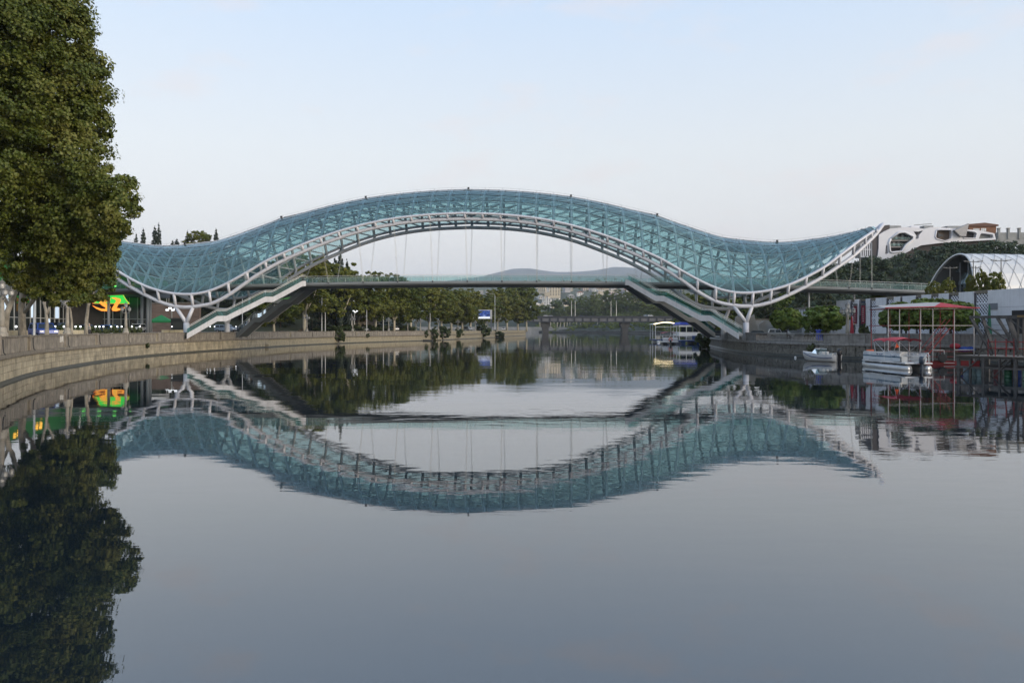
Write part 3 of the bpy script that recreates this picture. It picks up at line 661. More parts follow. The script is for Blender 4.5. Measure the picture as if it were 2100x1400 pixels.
near_tree('smaller plane tree with Y shaped trunk behind the blue van', 97, 80,
    [([(96, 688, 0), (96, 660, 0), (95, 640, 0), (90, 622, 0), (86, 600, 0), (84, 540, 0)], 0.19, 0.07), ([(96, 645, 0), (103, 625, .2), (110, 606, .4), (118, 560, .5)], 0.14, 0.05)],
    [(85, 560, 60, 38, 71), (120, 560, 60, 40, 71), (100, 500, 70, 50, 72), (60, 520, 50, 45, 72), (150, 540, 45, 45, 71), (105, 595, 45, 22, 71), (130, 612, 34, 16, 70), (75, 606, 30, 16, 71)], 34000, 13, 0.22)
near_tree('plane tree with pale mottled straight trunk between two lamp posts', 178, 97,
    [([(178, 685, 0), (177, 660, 0), (180, 635, 0), (182, 600, 0), (180, 540, 0)], 0.24, 0.10), ([(180, 632, 0), (192, 600, .4), (205, 560, .8)], .12, .05)],
    [(182, 545, 50, 50, 92), (196, 580, 36, 34, 91), (160, 575, 46, 34, 92), (205, 520, 34, 40, 92), (150, 520, 50, 50, 94), (178, 605, 36, 18, 91), (196, 596, 24, 22, 91)], 26000, 14, 0.27)
near_tree('slender plane tree half hidden behind the carved lamp post', 144, 90,
    [([(146, 684, 0), (147, 660, 0), (144, 635, 0), (140, 600, 0), (138, 550, 0)], 0.15, 0.06)],
    [(138, 560, 45, 45, 86), (120, 590, 40, 28, 85), (150, 600, 36, 24, 85), (130, 520, 45, 40, 87)], 13000, 15, 0.27)

# prototypes for the trees further off: unit height 1 (trunk at the origin), scaled per tree
def proto(name, blobs, n, size, seed, leaf, bark, limbs, per=40, clump=.2, hollow=True):
    t = bpy.data.objects.new(name, None)
    mb = MB()
    for pts, r0, r1 in limbs: q = bez(pts, 6); mb.tube(q, [r0 + (r1 - r0) * i / 5 for i in range(6)], 7)
    me = mb.mesh('trunk', True); me.materials.append(bark); cm = leaf_mesh('crown', blobs, n, size, seed, clump=clump, per=per, hollow=hollow); cm.materials.append(leaf)
    return (name, me, cm)
def plant(pr, label, cat, x, y, z, w, h, rz, group=None):
    t = thing(pr[0], label, cat, (x, y, z), rz, group); t.scale = (w, w, h)
    if pr[1]: link('trunk', pr[1], None, t)
    link('crown', pr[2], None, t); return t
def blobset(seed, z0, z1, n, r0=0.16, spread=0.30):
    g = random.Random(seed); out = []
    for i in range(n):
        a = g.uniform(0, 6.28); z = z0 + (z1 - z0) * (i + .5) / n; env = math.sin(math.pi * min(1, max(0.08, (z - z0) / (z1 - z0) * .86 + .14)) ** 0.9)
        d = spread * g.uniform(.35, 1) * env; r_ = r0 * g.uniform(.8, 1.25); out.append((d * math.cos(a), d * math.sin(a), z, r_, r_, r_ * .62))
    return out
LIM = [([(0, 0, -.02), (0.005, 0, .15), (0, .01, .3), (.02, 0, .5), (0, 0, .8)], .022, .006), ([(0, 0, .2), (.07, 0, .34), (.10, .02, .46), (.16, .02, .62)], .014, .004), ([(0, 0, .22), (-.06, 0, .36), (-.10, -.02, .50)], .013, .004), ([(0, 0, .26), (.02, -.08, .4), (.04, -.14, .55)], .012, .004)]
PL = [proto('plane_tree', blobset(s_, .28, .94, 17, .19, .27), 18000, .026, 20 + s_, L_mid, m_bark2, LIM) for s_ in (1, 2, 3, 4)]
FT = [proto('broadleaf_tree', blobset(s_, .22, .93, 14, .18, .27), 9000, .034, 40 + s_, L_far, m_bark3, LIM) for s_ in (1, 2, 3)]
DT = [proto('dark_tree', blobset(s_, .14, .93, 14, .18, .27), 9000, .034, 50 + s_, L_dark, m_bark3, LIM) for s_ in (1, 2, 3)]
CY = proto('cypress_tree', [(0, 0, .10 + .82 * i / 11, .115 * math.sin(math.pi * (.18 + .76 * i / 11)) ** .8, (.115) * math.sin(math.pi * (.18 + .76 * i / 11)) ** .8, .085) for i in range(12)], 9000, .022, 60, L_con, m_bark3, [([(0, 0, -.02), (0, 0, .3), (0, 0, .6)], .02, .006)], clump=.3, hollow=False)
cb = []
for i in range(9):
    z = .12 + .8 * i / 8; rr = .30 * (1 - z) + .04
    for k in range(6): cb.append((rr * .62 * math.cos(k * 1.047 + i), rr * .62 * math.sin(k * 1.047 + i), z - .02, rr * .42, rr * .42, .032))
CD = proto('cedar_tree', cb, 9000, .026, 61, L_con, m_bark3, [([(0, 0, -.02), (0, 0, .4), (0, 0, .9)], .02, .004)], clump=.35)
MPb = [(0, 0, .62, .40, .40, .30)] + [(.30 * math.cos(a), .30 * math.sin(a), .55 + .05 * math.sin(3 * a), .19, .19, .20) for a in np.arange(0, 6.2, .9)]
MP = [proto('globe_maple', MPb, 9000, .085, 70 + i, L_maple, m_bark3, [([(0, 0, -.02), (0, 0, .3), (0, 0, .6)], .025, .012)], clump=.22) for i in (0, 1)]
BU = [proto('shrub', [(0, 0, .45, .42, .42, .42), (.25, .1, .35, .28, .28, .3), (-.25, -.1, .4, .28, .28, .33), (.05, -.2, .7, .2, .2, .25)], 1400, .14, 80 + i, L_bush, m_bark3, [([(0, 0, -.05), (0, 0, .3), (.02, 0, .6)], .03, .01)], per=24) for i in (0, 1)]

G_QUAY = 'plane trees in the row along the left quay'
g = random.Random(9)
qt = [(562, 600, 105, 8, 'pale twin stemmed plane tree under the bridge stairs'), (625, 528, 150, 8, 'tall plane tree with white V shaped trunk where stairs meet deck'),
      (700, 548, 120, 9, 'broad plane tree in front of the tall black cypress'), (770, 562, 100, 8, 'plane tree whose trunk stands right of the orange roofed cottage'), (808, 570, 100, 8, 'yellowing plane tree with slim pale trunk beside the white car'), (843, 584, 95, 8, 'plane tree with several pale splayed stems'),
      (880, 588, 95, 11, 0), (925, 592, 95, 12, 0), (965, 598, 88, 12, 'plane tree behind the white minibus and the screen billboard'), (996, 607, 70, 10, 'low plane tree directly behind the screen billboard'), (1020, 598, 72, 9, 'plane tree beside the street lamp with the curved arm'), (1040, 590, 74, 9, 0), (1062, 587, 74, 9, 0), (1080, 592, 66, 8, 0), (735, 575, 90, 16, 0), (905, 600, 80, 9, 0), (948, 603, 80, 9, 0)]
for i, (px, pt_, w, ins, lab) in enumerate(qt):
    x, y = quay(px, ins); H = (Z_(pt_, y) - LZ) / .96; W_ = w * y / F / .74
    plant(PL[i % 4], lab or 'leafy olive green plane tree in the quayside row behind the parapet', 'tree', x, y, LZ, W_, H, g.uniform(0, 6), G_QUAY)
# dark slope trees behind the left half of the canopy
for i, (px, pt_, w, Y) in enumerate([(235, 520, 70, 250), (268, 516, 70, 246), (305, 514, 70, 250), (345, 512, 75, 246), (385, 512, 70, 250), (425, 515, 75, 245), (465, 522, 75, 242), (505, 528, 80, 240), (545, 532, 80, 236), (585, 528, 80, 236), (640, 538, 70, 240), (665, 530, 60, 245),
                                     (290, 560, 70, 226), (340, 562, 70, 224), (390, 566, 70, 222), (440, 570, 70, 220), (490, 575, 70, 220), (535, 585, 70, 218), (575, 600, 60, 218)]):
    x = X_(px, Y); z = zleft(x, Y); H = (Z_(pt_, Y) - z) / .95
    plant(DT[i % 3], 'dense dark tree on the slope behind the left half of the bridge', 'tree', x, Y, z - .3, w * Y / F / .74, H, g.uniform(0, 6), 'dark trees on the left slope')
for i, (px, pt_, Y) in enumerate([(279, 478, 262), (294, 468, 262), (318, 464, 262), (326, 457, 264), (354, 492, 262), (362, 489, 262), (384, 472, 262), (443, 468, 258)]):
    x = X_(px, Y); z = zleft(x, Y); plant(CY, 'slim dark cypress on the skyline above the left canopy dip', 'tree', x, Y, z - .3, (12 + i % 3 * 3) * Y / F / .30, (Z_(pt_, Y) - z) / .97, i, 'skyline cypresses')
x, y = X_(407, 258), 258; plant(PL[1], 'round olive tree rising between the skyline cypresses', 'tree', x, y, zleft(x, y) - .3, 54 * y / F / .74, (Z_(474, y) - zleft(x, y)) / .96, 1)
for i, (px, pt_, Y, w) in enumerate([(697, 508, 236, 26), (712, 535, 238, 20), (688, 528, 240, 22)]):
    x = X_(px, Y); plant(CY, 'tall black green cypress behind the plane trees at the deck', 'tree', x, Y, LZ - .1, w * Y / F / .28, (Z_(pt_, Y) - LZ) / .97, i, 'cypresses behind the deck')
for i, (px, pt_, ins, w) in enumerate([(655, 618, 16, 52), (684, 604, 17, 62), (716, 630, 18, 48), (742, 632, 26, 40), (640, 640, 14, 36), (815, 628, 17, 36), (785, 634, 18, 44), (668, 642, 12, 34)]):
    x, y = quay(px, ins); plant(CD, 'dark spreading cedar between the stone wall and the quay', 'tree', x, y, LZ - .1, w * y / F / .62, (Z_(pt_, y) - LZ) / .95, i, 'cedars in the left quay garden')
for i, (px, w, ins) in enumerate([(672, 40, 9), (700, 44, 9), (722, 40, 9), (752, 40, 10), (780, 40, 10), (830, 40, 9)]):
    x, y = quay(px, ins); plant(BU[i % 2], 'low clipped shrub behind the left parapet', 'shrub', x, y, LZ - .1, w * y / F / .8, (Z_(664, y) - LZ), i, 'shrubs behind the left parapet')
# shrubs rooted in the left wall and at its foot
for i, (px, pb, pt_, w, lab) in enumerate([(694, 700, 672, 22, 'large ivy shrub hanging from the middle of the left embankment wall'), (754, 692, 683, 8, 'tiny tuft of leaves on the left parapet'), (888, 700, 672, 18, 0), (908, 694, 668, 26, 0), (941, 692, 672, 20, 0), (992, 690, 664, 26, 0), (1018, 693, 678, 26, 0), (874, 692, 676, 8, 0), (302, 714, 703, 10, 'small weed growing on the left embankment wall')]):
    x, y = quay(px, -.35); z = Z_(pb, y)
    plant(BU[i % 2], lab or 'leafy shrub growing at the foot of the far left embankment', 'shrub', x, y, max(z, -.1), w * y / F / .8, (Z_(pt_, y) - z) / .95, i, None if lab else 'shrubs at the foot of the left embankment')

# right bank: globe maples on the promenade
for i, (px, pt_, w, Y, lab) in enumerate([(1614, 632, 62, 130, 'small globe maple beside the white parked car'), (1693, 627, 84, 112, 'round clipped globe maple next to the carved lamp post'),
        (1858, 620, 92, 104, 'wide globe maple behind the posts of the red boat'), (1908, 612, 100, 101, 'tallest globe maple under the red boat canopy'), (1950, 619, 96, 98, 'globe maple behind the red stairs of the boat')]):
    X0 = X_(px, Y); plant(MP[i % 2], lab, 'tree', X0, Y, GZ - .05, w * Y / F / .92, (Z_(pt_, Y) - GZ) / .93, i * 1.3)
x = wallx(RW, 160) - .3; plant(BU[0], 'dark bush at the river wall beside the blue houseboat', 'shrub', X_(1441, 158), 158, -.1, 3.4, 3.9, 0)
plant(BU[1], 'tuft of weeds on the right wall behind the white speedboat', 'shrub', wallx(RW, 107) - .3, 107, .5, 1.3, 1.7, 0)
for i, (px, pt_, Y, w) in enumerate([(1650, 597, 190, 60), (1610, 600, 178, 60), (1570, 605, 172, 50), (1500, 608, 185, 80), (1540, 600, 192, 80), (1465, 606, 200, 70), (1690, 606, 180, 50), (1430, 600, 235, 80)]):
    x = X_(px, Y); plant(DT[i % 3] if i not in (1, 3, 7) else FT[i % 3], 'dark leafy tree on the right bank behind the bridge foot', 'tree', x, Y, GZ - .1, w * Y / F / .74, (Z_(pt_, Y) - GZ) / .95, i, 'trees behind the right bridge foot')
# wooded slope on the right: one mass of shrubs and small crowns nobody could count
rgn = np.random.default_rng(4); bl = []
for gx in np.arange(54, 240, 3.6):
    for gy in np.arange(207, 276, 4.2):
        x, y = gx + rgn.uniform(-1.6, 1.6), gy + rgn.uniform(-1.8, 1.8); z = zright(x, y)
        if z < 1: continue
        r_ = rgn.uniform(2.2, 3.9); bl.append((x, y, z + r_ * .3, r_, r_, r_ * .8))
L_hill = leaf_mat('hill_leaf', (0.026, 0.042, 0.018), (0.042, 0.064, 0.026), (0.060, 0.080, 0.032), 0.12, 0.0, 0.15)
hf = leaf_mesh('hillside_foliage', bl, 210000, .62, 5, clump=.34, per=30)
o = link('hillside_foliage', hf, L_hill, None, 'stuff'); tag(o, 'dark green thicket covering the slope below the white hilltop building', 'foliage')
# ------------------------------------------------------------------ far bank, road bridge, city
RWc = np.array(RW[::8])
def zfar(x, y):
    wx = wallx(RW, y)
    if x < wx + 1: return -2.5
    d = float(np.min(np.hypot(RWc[:, 0] - x, RWc[:, 1] - y)))
    return 2.2 + 15 * sm(8, 95, d) * sm(380, 640, y)
terrain('far_slope', -420, 470, 300, 1194, 52, 60, zfar, m_grass_d, 0)
g = random.Random(21); lst = []
for px, pt_, Y, w in [(1095, 632, 1090, 40), (1118, 626, 1085, 46), (1142, 618, 1080, 46), (1168, 612, 1075, 50), (1196, 608, 1070, 50), (1222, 603, 1065, 50), (1250, 600, 1060, 52), (1278, 597, 1050, 56), (1306, 595, 1030, 58), (1335, 598, 985, 58),
                      (1120, 638, 1050, 40), (1146, 632, 1046, 42), (1172, 628, 1040, 44), (1200, 622, 1035, 46), (1228, 617, 1028, 48), (1256, 618, 1018, 46), (1284, 620, 1005, 46), (1312, 618, 985, 50),
                      (1362, 600, 900, 62), (1392, 604, 800, 66), (1422, 606, 700, 70), (1345, 626, 930, 46), (1375, 628, 850, 50), (1405, 630, 760, 56), (1440, 612, 600, 70), (1470, 608, 520, 70), (1330, 634, 960, 40), (1358, 640, 880, 40), (1390, 645, 700, 50), (1430, 636, 560, 60)]:
    x = X_(px, Y); z = zfar(x, Y); z = 2.3 if z < 2 else z; top = Z_(pt_, Y); H = max(12, (top - z) / .95)
    if H > 44: z = top - 40; H = 42
    plant(FT[g.randrange(3)], 'rounded green tree massed on the far bank beyond the road bridge', 'tree', x, Y, z - 1.5, w * Y / F / .74, H + 1, g.uniform(0, 6), 'trees on the far bank')
# pale trunks row below them, seen under the bridge
mt = MB()
for i in range(34):
    Y = 985 + g.uniform(-10, 30); px = 1108 + i * 6.9 + g.uniform(-1.5, 1.5); x = X_(px, Y); x2 = x + g.uniform(-1.5, 1.5)
    mt.tube([(x, Y, 6.5), (x2, Y, 20)], .55, 5)
o = mt.build('distant_trunks', m_bark2, None, kind='stuff'); tag(o, 'pale tree trunks in the shade under the far trees', 'tree trunks')
rgn = np.random.default_rng(12); bl = []
for i in range(420):
    Y = rgn.uniform(420, 1060); px = rgn.uniform(1100, 1475); x = X_(px, Y); z = zfar(x, Y)
    if z < 1: continue
    r_ = rgn.uniform(3, 7); bl.append((x, Y, z + r_ * .5, r_, r_, r_))
o = link('far_thicket', leaf_mesh('far_thicket', bl, 60000, 1.3, 7, clump=.35, per=30), L_far, None, 'stuff'); tag(o, 'low undergrowth beneath the far bank trees', 'foliage')
m_fw = mat('far_embankment', (0.26, 0.26, 0.25), 0.9, var=0.3, vscale=.1, streak=.4)
# straight far quay closing the view
fq = thing('far_embankment', 'pale concrete embankment across the water behind the road bridge piers', 'embankment wall', (60, 985, 0))
MB().bx(-260, 92, 0, 3, -1, 4.6).build('lower_wall', m_fw, fq)
for k in range(22): MB().bx(-258 + k * 16, -242.4 + k * 16, .8, 2.6, 4.62, 7.0).build('parapet_panel', m_fw, fq)
for i, px in enumerate((1225, 1240, 1253, 1268)):
    x, Y = X_(px, 980), 980; plant(BU[i % 2], 'shrub at the foot of the far concrete embankment', 'shrub', x, Y, -.5, 9, 9 + 2 * (i % 2), i, 'shrubs at the far embankment')

# road bridge -----------------------------------------------------------
FBY = 690.0
rb = thing('road_bridge', 'dark low girder road bridge with two river piers upstream', 'bridge', (X_(1225, FBY), FBY, 0))
rx0, rx1 = X_(1060, FBY) - rb.location.x, X_(1440, FBY) - rb.location.x
m_gird = mat('girder_paint', (0.022, 0.025, 0.03), 0.7, var=0.2, vscale=.2); m_pan = mat('girder_panel', (0.13, 0.13, 0.135), 0.8, var=0.25, vscale=.15, streak=.4)
zt, zb = Z_(649, FBY), Z_(660.5, FBY)
MB().bx(rx0, rx1, 0, 16, zt - 1.3, zt).build('deck', m_gird, rb)
MB().bx(rx0, rx1, 0, .9, zb, zb + .9).build('bottom_flange', m_gird, rb)
MB().bx(rx0, rx1, .8, 15, zb + .2, zt - 1.3).build('girder_web', m_gird, rb)
sp = 16.9 * FBY / F; k = 0; xx = rx0
while xx < rx1 - sp:
    MB().bx(xx + .75, xx + sp - .75, .55, .8, zb + .9, zt - 1.3).build('web_panel', m_pan, rb)
    MB().bx(xx - .55, xx + .55, -.1, .8, zb + .9, zt - 1.3).build('stiffener', m_gird, rb); xx += sp
MB().bx(rx0, rx1, 0, .25, zt, zt + .55).build('parapet', m_gird, rb)
m_pier = mat('pier_stone', (0.055, 0.053, 0.05), 0.9, var=.3, vscale=.3)
for px in (1119, 1283):
    x = X_(px, FBY) - rb.location.x
    pr_ = MB().prism([(-2.6, -2), (2.6, -2), (2.9, 5.2), (4.2, 7.5), (4.2, zb), (-4.2, zb), (-4.2, 7.5), (-2.9, 5.2)], (0, 10, 0), (x, 2.5, 0)); pr_.build('pier', m_pier, rb)
for px in (1172, 1179.5, 1253, 1264):
    x, Y = X_(px, FBY + 3), FBY + 3
    t = thing('lamp_post', 'tall thin grey lamp post on the far road bridge', 'street lamp', (x, Y, zt + .005), 0, 'lamp posts on the road bridge')
    MB().tube([(0, 0, -.3), (0, 0, 14.0)], [.22, .13], 6).build('pole', m_rail, t); MB().tube([(0, 0, 13.9), (0, -1.2, 14.5), (0, -2.2, 14.4)], .1, 5).build('arm', m_rail, t)

# hillside city ---------------------------------------------------------------
HOUSE = [mat('house_white', (0.62, 0.60, 0.56), .9, var=.1, vscale=.1), mat('house_cream', (0.55, 0.47, 0.34), .9, var=.1, vscale=.1), mat('house_grey', (0.34, 0.33, 0.33), .9, var=.1, vscale=.1), mat('house_pink', (0.45, 0.36, 0.32), .9, var=.1, vscale=.1)]
ROOF = [mat('roof_tin', (0.42, 0.43, 0.44), .6), mat('roof_rust', (0.22, 0.10, 0.06), .85), mat('roof_pale', (0.55, 0.53, 0.50), .7)]
m_win = mat('dark_window', (0.02, 0.022, 0.026), .2)
def house(x, y, z, w, d, h, rz, hm, rm, flat, lab, grp, rows_, cols_, name='house'):
    t = thing(name, lab, 'house' if name == 'house' else 'building', (x, y, z), rz, grp)
    MB().bx(-w / 2, w / 2, -d / 2, d / 2, -6, h).build('wall', hm, t)
    if flat: MB().bx(-w / 2 - .4, w / 2 + .4, -d / 2 - .4, d / 2 + .4, h, h + .7).build('roof', rm, t)
    else: MB().prism([(-w / 2 - .6, 0), (w / 2 + .6, 0), (0, w * .22)], (0, d + 1.2, 0), (0, -d / 2 - .6, h)).build('roof', rm, t)
    wm = MB(); px_ok = grp == 'far tower blocks'; ww, wh = w / cols_, h / rows_
    for r_ in range(rows_):
        for c in range(cols_):
            if px_ok: MB().bx(-w / 2 + ww * (c + .28), -w / 2 + ww * (c + .72), -d / 2 - .12, -d / 2 + .1, wh * (r_ + .3), wh * (r_ + .78)).build('window', m_win, t)
            else: wm.bx(-w / 2 + ww * (c + .28), -w / 2 + ww * (c + .72), -d / 2 - .12, -d / 2 + .1, wh * (r_ + .3), wh * (r_ + .78))
    if not px_ok: wm.build('windows', m_win, t, kind='stuff')
g = random.Random(31)
for i in range(110):
    Y = g.uniform(1780, 2320); px = g.uniform(1070, 1345); x = X_(px, Y); z = zcity(x, Y); big = g.random() < .10
    w = g.uniform(9, 18) if not big else g.uniform(13, 20); h = g.uniform(5, 9) if not big else g.uniform(14, 22)
    house(x, Y, z, w, g.uniform(12, 18), h, g.uniform(-.35, .35), HOUSE[g.choice((0, 0, 1, 1, 2, 3))] if not big else HOUSE[g.choice((0, 1, 1))], ROOF[g.choice((0, 0, 1, 2))], big or g.random() < .4,
          'pale apartment block on the distant city hillside' if big else 'small pale house on the distant city hillside', 'far apartment blocks' if big else 'far hillside houses', max(2, int(h / 3.2)), max(2, int(w / 4.5)), 'apartment_block' if big else 'house')
for i, (px, py, w, h, Y) in enumerate([(1112, 592, 15, 12, 1990), (1138, 598, 22, 17, 1960), (1122, 604, 10, 9, 1930), (986, 603, 9, 12, 1900), (1001, 605, 11, 15, 1900), (1162, 591, 12, 9, 2050)]):
    x = X_(px, Y); zb_ = Z_(py + h / 2, Y); house(x, Y, zb_, w * Y / F, 16, h * Y / F, .1 * i - .2, HOUSE[1] if i < 3 else HOUSE[2], ROOF[2], True, 'cream apartment block with dark windows on the far hillside' if i < 3 else 'grey tower block seen through a gap in the far trees', 'far tower blocks', 6, 4, 'apartment_block')
rgn = np.random.default_rng(8); bl = []
for i in range(420):
    Y = rgn.uniform(1700, 2500); px = rgn.uniform(1000, 1400); x = X_(px, Y); z = zcity(x, Y); r_ = rgn.uniform(6, 13); bl.append((x, Y, z + 2, r_, r_, r_ * .8))
o = link('distant_foliage', leaf_mesh('distant_foliage', bl, 26000, 2.6, 6, clump=.3, per=30), L_far, None, 'stuff'); tag(o, 'trees scattered between the far hillside houses', 'foliage')
# ------------------------------------------------------------------ people
SKIN = mat('skin', (0.42, 0.26, 0.18), .6); HAIR = mat('dark_hair', (0.02, 0.015, 0.012), .7)
def person(label, x, y, z, rz, shirt, trousers, arm=0.0, sit=False, group=None, hair=HAIR, scale=1.0):
    """one skinned body; head, hair and clothing parts"""
    t = thing('person', label, 'person', (x, y, z), rz, group); t.scale = (scale,) * 3
    J = {'pel': (0, 0, .95), 'wai': (0, 0, 1.08), 'che': (0, 0, 1.30), 'nec': (0, 0, 1.47), 'hd': (0, -.01, 1.56), 'hd2': (0, -.02, 1.66), 'hd3': (0, -.01, 1.73)}
    E_ = [('pel', 'wai'), ('wai', 'che'), ('che', 'nec'), ('nec', 'hd'), ('hd', 'hd2'), ('hd2', 'hd3')]
    Rr = {'pel': .155, 'wai': .135, 'che': .165, 'nec': .062, 'hd': .085, 'hd2': .098, 'hd3': .06}
    for s, n in ((-1, 'l'), (1, 'r')):
        J.update({n + 'sh': (s * .19, 0, 1.40), n + 'el': (s * .25, .03 - arm * .10, 1.13 + arm * .05), n + 'wr': (s * .24, -.06 - arm * .25, .90 + arm * .25), n + 'ha': (s * .235, -.09 - arm * .30, .82 + arm * .27)})
        if sit: J.update({n + 'hip': (s * .10, 0, .90), n + 'kn': (s * .12, -.42, .90), n + 'an': (s * .12, -.44, .48), n + 'to': (s * .13, -.60, .43)})
        else: J.update({n + 'hip': (s * .10, 0, .90), n + 'kn': (s * .11, -.02, .50), n + 'an': (s * .11, .03, .09), n + 'to': (s * .13, -.13, .04)})
        E_ += [('che', n + 'sh'), (n + 'sh', n + 'el'), (n + 'el', n + 'wr'), (n + 'wr', n + 'ha'), ('pel', n + 'hip'), (n + 'hip', n + 'kn'), (n + 'kn', n + 'an'), (n + 'an', n + 'to')]
        Rr.update({n + 'sh': .072, n + 'el': .048, n + 'wr': .034, n + 'ha': .036, n + 'hip': .095, n + 'kn': .066, n + 'an': .045, n + 'to': .04})
        for f_ in range(5):      # fingers and thumb
            q = Vector(J[n + 'ha']); a = (f_ - 1.5) * .018 if f_ < 4 else .045
            J[n + 'f%d' % f_] = tuple(q + Vector((-s * .01, -a, -.075 + (.02 if f_ in (0, 3) else 0)) if f_ < 4 else (-s * .02, -.05, -.02))); Rr[n + 'f%d' % f_] = .009; E_.append((n + 'ha', n + 'f%d' % f_))
    names = list(J); me = bpy.data.meshes.new('body'); me.from_pydata([J[k] for k in names], [(names.index(a), names.index(b_)) for a, b_ in E_], [])
    o = link('body', me, None, t)
    md = o.modifiers.new('skin', 'SKIN'); md.use_smooth_shade = True
    for i, k in enumerate(names): me.skin_vertices[0].data[i].radius = (Rr[k], Rr[k] * (.72 if k in ('pel', 'wai', 'che') else 1))
    me.skin_vertices[0].data[0].use_root = True
    o.modifiers.new('sub', 'SUBSURF').levels = 1; o.modifiers['sub'].render_levels = 1
    me.materials.append(bodymat(shirt, trousers))
    MB().ball((0, .01, 1.70), .108, 10, .9).build('hair', hair, t, True)
    return t
def bodymat(shirt, trousers):
    nm = 'cloth_%d_%d_%d_%d' % tuple(int(1000 * c) for c in (shirt[0], shirt[2], trousers[0], trousers[2]))
    if nm in MATS: return MATS[nm]
    m = bpy.data.materials.new(nm); MATS[nm] = m; m.use_nodes = True; N, L = m.node_tree.nodes, m.node_tree.links; b = N['Principled BSDF']; b.inputs['Roughness'].default_value = .8
    tc = N.new('ShaderNodeTexCoord'); sp = N.new('ShaderNodeSeparateXYZ'); L.new(tc.outputs['Object'], sp.inputs[0]); cr = N.new('ShaderNodeValToRGB'); cr.color_ramp.interpolation = 'CONSTANT'
    mr = N.new('ShaderNodeMapRange'); mr.inputs['From Max'].default_value = 2.0; L.new(sp.outputs[2], mr.inputs[0]); L.new(mr.outputs[0], cr.inputs[0])
    cr.color_ramp.elements[0].color = (.02, .018, .016, 1); cr.color_ramp.elements[1].position = .045; cr.color_ramp.elements[1].color = (*trousers, 1)
    e = cr.color_ramp.elements.new(.50); e.color = (*shirt, 1); e = cr.color_ramp.elements.new(.735); e.color = (.42, .26, .18, 1)
    L.new(cr.outputs[0], b.inputs['Base Color']); return m
x, y = quay(183, 1.2); person('grey haired person in pale shirt standing at the left parapet by a plane tree', x, y, LZ, 2.6, (.42, .38, .33), (.05, .05, .06), hair=mat('grey_hair', (.35, .33, .31), .8))

# ------------------------------------------------------------------ lamps and poles
m_iron = mat('cast_iron', (0.13, 0.13, 0.125), .6, var=.2, vscale=3); m_lstone = mat('lamp_stone', (0.28, 0.26, 0.22), .85, var=.25, vscale=2)
m_lglass = mat('lantern_glass', (0.26, 0.26, 0.25), .25)
def lantern_lamp(label, x, y, z, group, rz=0, H=4.4, proto=[]):
    if proto: return copy_tree(proto[0], None, (x, y, z), rz, H / 4.4, label, group)
    t = thing('lantern_lamp', label, 'street lamp', (x, y, z), rz, group); t.scale = (H / 4.4,) * 3; proto.append(t)
    MB().lathe([(.42, 0), (.42, .22), (.33, .30), (.30, .62), (.24, .70)], n=8).build('base', m_lstone, t)
    MB().lathe([(.22, .68), (.19, 1.4), (.15, 2.7), (.19, 2.75), (.19, 2.85), (.11, 2.95), (.09, 3.5)], n=12).build('column', m_lstone, t, True)
    for k in range(4):
        a = k * math.pi / 2 + .5; c, s = math.cos(a), math.sin(a)
        MB().tube([(0, 0, 2.95), (.3 * c, .3 * s, 2.78), (.58 * c, .58 * s, 2.92), (.62 * c, .62 * s, 3.05)], .04, 6).build('arm', m_iron, t)
        l = MB().lathe([(.07, 0), (.19, .12), (.21, .36), (.17, .40)], (.62 * c, .62 * s, 3.05), 8).build('lantern', m_lglass, t)
        MB().lathe([(.23, .40), (.16, .52), (.05, .58), (.02, .70)], (.62 * c, .62 * s, 3.05), 8).build('cap', m_iron, l)
    l = MB().lathe([(.09, 0), (.22, .14), (.24, .44), (.2, .5)], (0, 0, 3.5), 8).build('lantern', m_lglass, t)
    MB().lathe([(.26, .5), (.16, .66), (.05, .74), (.02, .9)], (0, 0, 3.5), 8).build('cap', m_iron, l)
    return t
GL = 'carved lamps on the parapet piers'
for px, lab in ((4, 'carved lamp post with lanterns on the pier by the leaning plane tree'), (138, 'carved stone lamp post between the blue van and the restaurant'), (258, 'carved lamp post with four lanterns beside the glowing sign')):
    x, y = quay(px, .2); lantern_lamp(lab, x, y, 3.5, GL, px * .1, 4.4)
for px, ins in ((629, .2), (723, .2), (797, .2), (836, 5), (862, .2), (853, 7), (899, .2), (939, .2), (975, .2), (1000, .2)):
    x, y = quay(px, ins); lantern_lamp('small carved lantern lamp on the far stretch of the left parapet', x, y, 3.5 if ins < 1 else LZ, GL, px * .1, 4.6)
lantern_lamp('ornate lamp with dark lanterns where the right balustrade ends', X_(1738, 107), 107, GZ, None, .4, 5.6)
m_pole = mat('pale_pole', (0.48, 0.47, 0.44), .6, var=.1)
def pole(px, ins, pt_, lab, r_=.09, arm=0, grp='pale poles along the left quay', z=None):
    x, y = quay(px, ins); z = (LZ if ins < 7 else SZ) if z is None else z; h = Z_(pt_, y) - z
    t = thing('street_pole', lab, 'pole', (x, y, z), 0, grp); MB().lathe([(r_ * 2, 0), (r_ * 2, .3), (r_ * 1.2, .35), (r_ * .7, h)], n=8).build('shaft', m_pole, t, True)
    MB().lathe([(r_ * .9, h), (r_ * .9, h + .08)], n=8).build('cap', m_pole, t)
    if arm: MB().tube([(0, 0, h - .1), (-.2, 0, h + .6), (-arm * .5, 0, h + .95), (-arm, 0, h + .9)], .07, 6).build('arm', m_pole, t); MB().box((-arm, 0, h + .86), (.7, .25, .14)).build('lamp_head', m_lglass, t)
pole(70, 2.2, 556, 'tall thin white pole beside the huge plane tree', .10)
pole(497, 7.5, 604, 'thin white pole standing between the two left stairs', .08)
for px, pt_ in ((660, 604), (667, 607), (752, 630), (786, 638), (882, 642)): pole(px, 4, pt_, 'plain white pole among the plane trees on the left quay', .12)
pole(1015, 4, 606, 'tall street lamp with curved arm beside the screen billboard', .16, 2.6)
